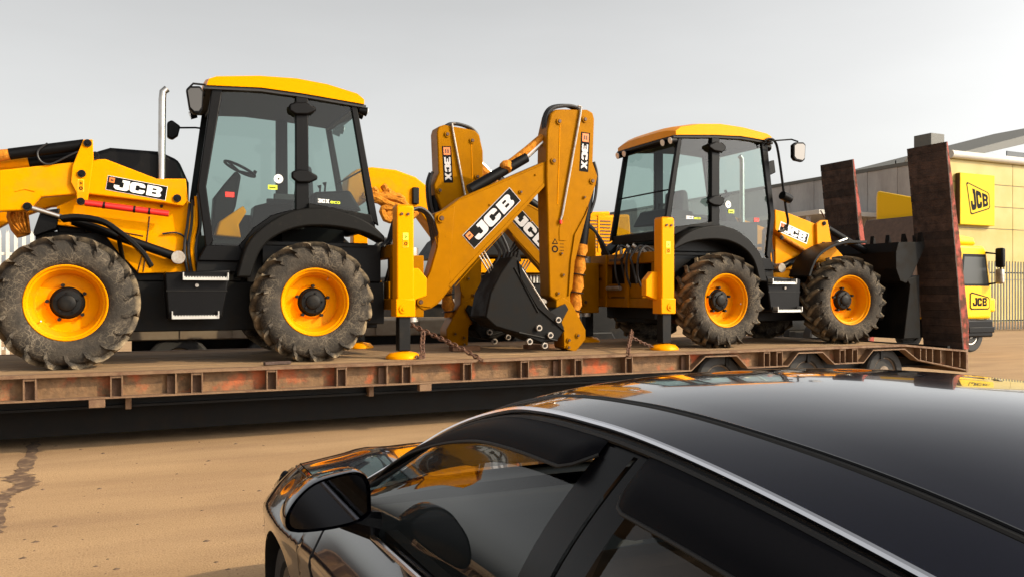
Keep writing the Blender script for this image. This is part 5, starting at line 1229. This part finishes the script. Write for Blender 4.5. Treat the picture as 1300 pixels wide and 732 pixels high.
# ---------------- taller building behind the warehouse
z0 = 66; ax_, ay_ = cp(1196, z0); 
GB = empty('grey_building', 'dark grey roofed building with a glazed band, rising behind the cream warehouse', 'building', (ax_, ay_, 0))
Yb = ay_
xs = [wp(u, 190, Yb)[0] - ax_ for u in (1188, 1230, 1300, 1420)]
zr = [wp(1230, 187, Yb)[1], wp(1300, 170, Yb)[1]]
sl = (zr[1] - zr[0]) / (xs[2] - xs[1])
zL = zr[0] - sl * (xs[1] - xs[0])
q = MB(); q.box(xs[0], xs[3], .2, 12, 0, zL - .7); q.build('wall', GREYW, GB, smooth=0)
q = MB(); q.prism([(xs[0] - .8, zL - .9), (xs[3], zL + sl * (xs[3] - xs[0]) - 1.0), (xs[3], zL + sl * (xs[3] - xs[0])), (xs[0] - .8, zL - .45)], -.5, 12); q.build('roof', DGREY, GB, smooth=0)
n = 9
for k in range(n):
    xa_ = xs[0] + 1.2 + (xs[3] - xs[0] - 1.4) * k / n; xb_ = xa_ + (xs[3] - xs[0] - 1.4) / n - .18
    zt = zL + sl * (xa_ - xs[0]) - 1.1
    q = MB(); q.box(xa_, xb_, .12, .2, zL - 3.6, zt); q.build('window', GLZ, GB, smooth=0)
    q = MB(); q.box(xb_ + .001, xb_ + .179, .05, .2, zL - 3.6, zt + .05); q.build('mullion', FASC, GB, smooth=0)
# ---------------- palisade fences
PALE = mat('galvanised_pale', (.60, .58, .52), .55, .1, var=.1); DPALE = mat('dark_pale', (.035, .036, .030), .5)
def palisade(label, x0, x1, y, h, gap, wd, m, name='palisade_fence'):
    r = empty(name, label, 'fence', (x0, y, 0)); L_ = x1 - x0; c0 = None
    q = MB(); q.box(0, L_, .03, .07, .45, .51); q.build('rail', m, r, smooth=0); q = MB(); q.box(0, L_, .03, .07, h - .55, h - .49); q.build('rail', m, r, smooth=0)
    q = MB(); q.prism([(-wd / 2, .08), (wd / 2, .08), (wd / 2, h - .12), (wd / 4, h), (0, h - .07), (-wd / 4, h), (-wd / 2, h - .12)], -.008, .008)
    k = 0; x = gap / 2
    while x < L_:
        if c0 is None: c0 = q.build('pale', m, r, (x, 0, 0), smooth=0)
        else: link_copy(c0, r, (x, 0, 0))
        x += gap; k += 1
        if k % 18 == 1: p = MB(); p.box(x - gap / 2 - .04, x - gap / 2 + .04, .075, .15, 0, h - .2); p.build('post', m, r, smooth=0)
    return r
fx, fy = cp(1250, 37); palisade('dark palisade fence of pointed pales in front of the cream warehouse', fx, fx + 12, fy, 3.15, .20, .075, DPALE)
fy2 = 21.0; f0 = wp(-60, 300, fy2)[0]; f1 = wp(80, 300, fy2)[0]
palisade('pale galvanised palisade fence standing beyond the front tyre at far left', f0, f1, fy2, 3.05, .155, .07, PALE)
# ---------------- yellow lorry beyond the ramps
LX, LY = 22.7, 16.0
LR = empty('lorry', 'yellow lorry cab with roof wind deflector, facing right beyond the near ramp', 'lorry', (LX, LY, 0))
def lz(v): return hz(v, 23.6)
prof = [(-2.2, .95), (.02, .95), (.05, 1.35), (.02, 2.0), (-.18, 2.9), (-.30, 3.05), (-2.2, 3.05)]
q = MB(); q.prism(prof, 0, 2.4); cabb = q.build('cab', LORY, LR, bevel=.08, seg=3)
dfl = [(-2.15, 3.06), (-.36, 3.06), (-.50, 3.30), (-1.0, 3.85), (-1.75, 4.60), (-2.10, 4.85), (-2.15, 4.6)]
q = MB(); q.prism(dfl, .16, 2.24); q.v = [(a, b, c - (.55 * (1 - (b - .16) / 2.08) if c > 3.5 else 0)) for a, b, c in q.v]; df = q.build('roof_deflector', LORY, LR, bevel=.10, seg=3)
q = MB(); q.prism([(-2.22, 1.0), (-2.6, 1.0), (-2.6, 3.2), (-2.3, 3.9), (-2.22, 3.9)], .5, 2.45); q.build('rear_bulkhead', mat('brown_panel', (.10, .06, .04), .6, var=.2), LR, bevel=.03)
for (a, b, c, d) in ((-2.235, .25, 3.5, 3.56), (-2.235, .25, 2.2, 2.24)): q = MB(); q.box(a, a + .02, b, b + 1.9, c, d); q.build('panel_gap', PIN, cabb, smooth=0)
q = MB(); q.prism([(-1.25, 1.95), (-.16, 1.95), (-.30, 2.72), (-1.15, 2.72)], -.008, .0); dw = q.build('side_window', GLZ, cabb, smooth=0)
q = MB(); q.prism([(-1.35, 1.89), (-.10, 1.89), (-.26, 2.80), (-1.22, 2.80)], -.004, .002); q.build('window_frame', BLK, cabb, smooth=0)
q = MB(); q.box(.0, .03, .25, 2.15, 1.95, 2.75, Matrix.Rotation(-.21, 4, 'Y')); 
q.v = [(a - .02 - .0, b, c) for a, b, c in q.v]; 
q = MB(); q.prism([(.035, 1.98), (-.145, 2.76), (-.135, 2.78), (.055, 1.98)], .2, 2.2); q.build('windscreen', GLZ, cabb, smooth=0)
q = MB(); q.prism([(-1.30, 1.0), (-1.27, 1.0), (-1.27, 2.85), (-1.30, 2.85)], -.004, 0); q.build('door_gap', PIN, cabb, smooth=0)
st = Sheet((-.95, -.008, 1.22), (1, 0, 0), (0, 0, 1), (0, -1, 0))
st.poly([(.08, .0), (.80, .0), (.86, .05), (.86, .30), (.80, .36), (.10, .50), (.02, .46), (.02, .06)], .003, BPR); st.poly([(.10, .035), (.79, .035), (.83, .07), (.83, .28), (.785, .33), (.11, .455), (.055, .43), (.055, .075)], .006, LORY)
st.text('JCB', .13, .10, .24, .19, .009, BPR); st.build('door_lettering', cabb)
q = MB(); q.box(-2.15, .12, .02, 2.38, .42, .93); q.build('bumper', BLK, LR, bevel=.05)
q = MB(); q.box(-.95, .14, -.005, .4, .55, .72); q.build('bumper_step', BLK, LR, bevel=.02)
q = MB(); q.box(.10, .16, .1, .45, .60, .80); q.build('headlight', LAMP, LR, bevel=.02)
q = MB(); q.box(-.05, .20, .0, 2.4, 1.15, 1.55); q.build('front_panel', LORY, cabb, bevel=.05)
for k, y in enumerate((-.22,)):
    q = MB(); q.tube([(-.25, 0, 2.85), (.05, -.25, 2.8), (.05, -.25, 2.0), (-.1, 0, 1.95)], .03, 8); m_ = q.build('mirror_arm', BLK, LR)
    q = MB(); q.box(-.06, .10, -.38, -.14, 2.42, 2.98); q.build('mirror_shell', BLK, m_, bevel=.05); q = MB(); q.box(-.06, .10, -.36, -.14, 1.95, 2.38); q.build('mirror_shell', STL, m_, bevel=.05)
tq = MB(); tq.lathe([(.28, -.10), (.30, -.14), (.45, -.15), (.49, -.12), (.50, 0), (.49, .12), (.30, .14), (.28, .10)], 32)
w0 = None
for x in (-.75,):
    for y, r in ((.2, 0), (2.2, PI)):
        if w0 is None: w0 = tq.build('wheel', RUBC, LR, (x, y, .5)); q = MB(); q.lathe([(.285, -.11), (.26, -.10), (.12, -.02), (.10, -.12), (.001, -.12)], 24, cap=False); q.build('rim', STL, w0)
        else: link_copy(w0, LR, (x, y, .5), (0, 0, r))
q = MB(); q.box(-7.5, -2.2, .75, 1.65, .70, .98); q.build('chassis', BLM, LR, bevel=.02)
for x in (-5.2, -6.4):
    for y, r in ((.2, 0), (2.2, PI)): link_copy(w0, LR, (x, y, .5), (0, 0, r))
# ---------------- yellow excavator standing behind the trailer
EY = 15.6
ex0, _ = wp(690, 350, EY)
EXC = empty('excavator', 'yellow tracked excavator standing behind the trailer, its arched boom showing between the diggers', 'excavator', (ex0, EY, 0))
def E(pts, Y=EY): return [(wp(u, v, Y)[0] - ex0, wp(u, v, Y)[1]) for u, v in pts]
q = MB(); q.prism(E([(596, 346), (600, 329), (735, 329), (742, 274), (800, 272), (804, 346)]), 0, 2.6); eb = q.build('upper_body', YEL, EXC, bevel=.05)
q = MB(); q.prism(E([(572, 326), (590, 300), (612, 284), (734, 282), (734, 326)]), .1, 2.4); q.build('engine_housing', BLM, eb, bevel=.05)
q = MB(); q.prism(E([(520, 440), (520, 349), (806, 349), (806, 440)]), .15, 2.3); q.build('undercarriage', BLM, EXC, bevel=.03)
for k in range(11):
    (a, c), (b, d) = E([(652 + 4 * k, 350), (655 + 4 * k, 359)]); q = MB(); q.box(a, b - .02, .10, .15, d, c); q.build('grille_bar', FASC, EXC, smooth=0)
(a, c), (b, d) = E([(540, 379), (800, 384)]); q = MB(); q.box(a, b, .05, .15, d, c); q.build('guard_rail', STL, EXC, smooth=0)
q = MB(); q.prism(E([(742, 276), (776, 274), (776, 268), (748, 269)]), .05, 1.2); q.build('engine_cover', YBR, eb, bevel=.03)
for k in range(9):
    v = 280 + 4.2 * k; (a, c), (b, d) = E([(745, v), (775, v - .6)]); q = MB(); q.box(a, b, -.012, .0, c - .013, c + .013); q.build('louvre', PIN, eb, smooth=0)
(a, c), (b, d) = E([(760, 272), (760, 320)]); q = MB(); q.box(a - .02, a + .02, -.016, .0, d, c); q.build('cover_seam', YBR, eb, smooth=0)
q = MB(); q.prism(E([(598, 334), (700, 334), (700, 346), (598, 346)]), -.02, .0); q.build('body_stripe', YEL, eb, smooth=0)
bm_ = E([(436, 262), (440, 225), (452, 216), (470, 213.5), (500, 217), (525, 226), (548, 244), (580, 290), (610, 330), (580, 335), (552, 300), (530, 270), (505, 258), (470, 252), (455, 262)], EY + .6)
q = MB(); q.prism(bm_, .45, .95); bo_ = q.build('boom', YEL, EXC, bevel=.03)
hp = E([(472, 242), (480, 250), (492, 258), (500, 268), (506, 262), (496, 248), (484, 238)], EY + .4)
for k in range(7):
    pts = [(a + .05 * k * math.sin(i * 2 + k), .30 - .02 * k, c - .03 * k + .05 * math.cos(i * 3 + k)) for i, (a, c) in enumerate(hp)]
    q = MB(); q.tube(smooth_pts(pts, 4), [.06 + .015 * ((i + k) % 2) for i in range(len(pts) * 4 - 3)], 7); q.build('wrapped_hose', FOAM, bo_)
(a, c), = E([(524, 250)], EY + .6); q = MB(); q.box(a - .07, a + .07, .38, .45, c - .17, c + .17); q.build('boom_lamp', BLM, bo_, bevel=.02)
for sg in (0, 1):
    q = MB(); q.prism([(-1.6, .1), (1.6, .1), (1.95, .45), (1.7, .85), (-1.7, .85), (-1.95, .45)], .0 + 2.0 * sg, .6 + 2.0 * sg); q.build('track', BLM, EXC, bevel=.05)
q = MB(); q.tube([(0, 1.3, .7), (0, 1.3, wp(690, 352, EY)[1])], .7, 24); q.build('slew_ring', BLM, EXC)
# ---------------- second trailer bed behind, seen between the wheels
GB2 = mat('grey_steel_bed', (.16, .125, .085), .6, dirt=(.12, .08, .05), dirt_amt=.7, dirt_scale=2)
BY = 14.2
q0 = wp(140, 415, BY); q1 = wp(735, 415, BY)
FB = empty('flatbed_trailer', 'grey steel flatbed trailer standing behind the low loader, seen between the digger wheels', 'trailer', (q0[0], BY, 0))
L_ = q1[0] - q0[0]; zt = wp(300, 408, BY)[1]
q = MB(); q.box(0, L_, 0, 2.3, zt - .28, zt); q.build('bed', GB2, FB, bevel=.02)
q = MB(); q.box(.3, L_ - .3, .5, .7, zt - .65, zt - .283); q.build('chassis_beam', BLM, FB, smooth=0)
for k in range(int(L_ / .8)): q = MB(); q.box(.2 + .8 * k, .26 + .8 * k, -.02, 0, zt - .26, zt - .02); q.build('side_post', GB2, FB, smooth=0)
for x in (L_ * .12, L_ * .3, L_ * .88):
    for y in (.2, 2.1): link_copy(w0, FB, (x, y, .5), (0, 0, 0 if y < 1 else PI))
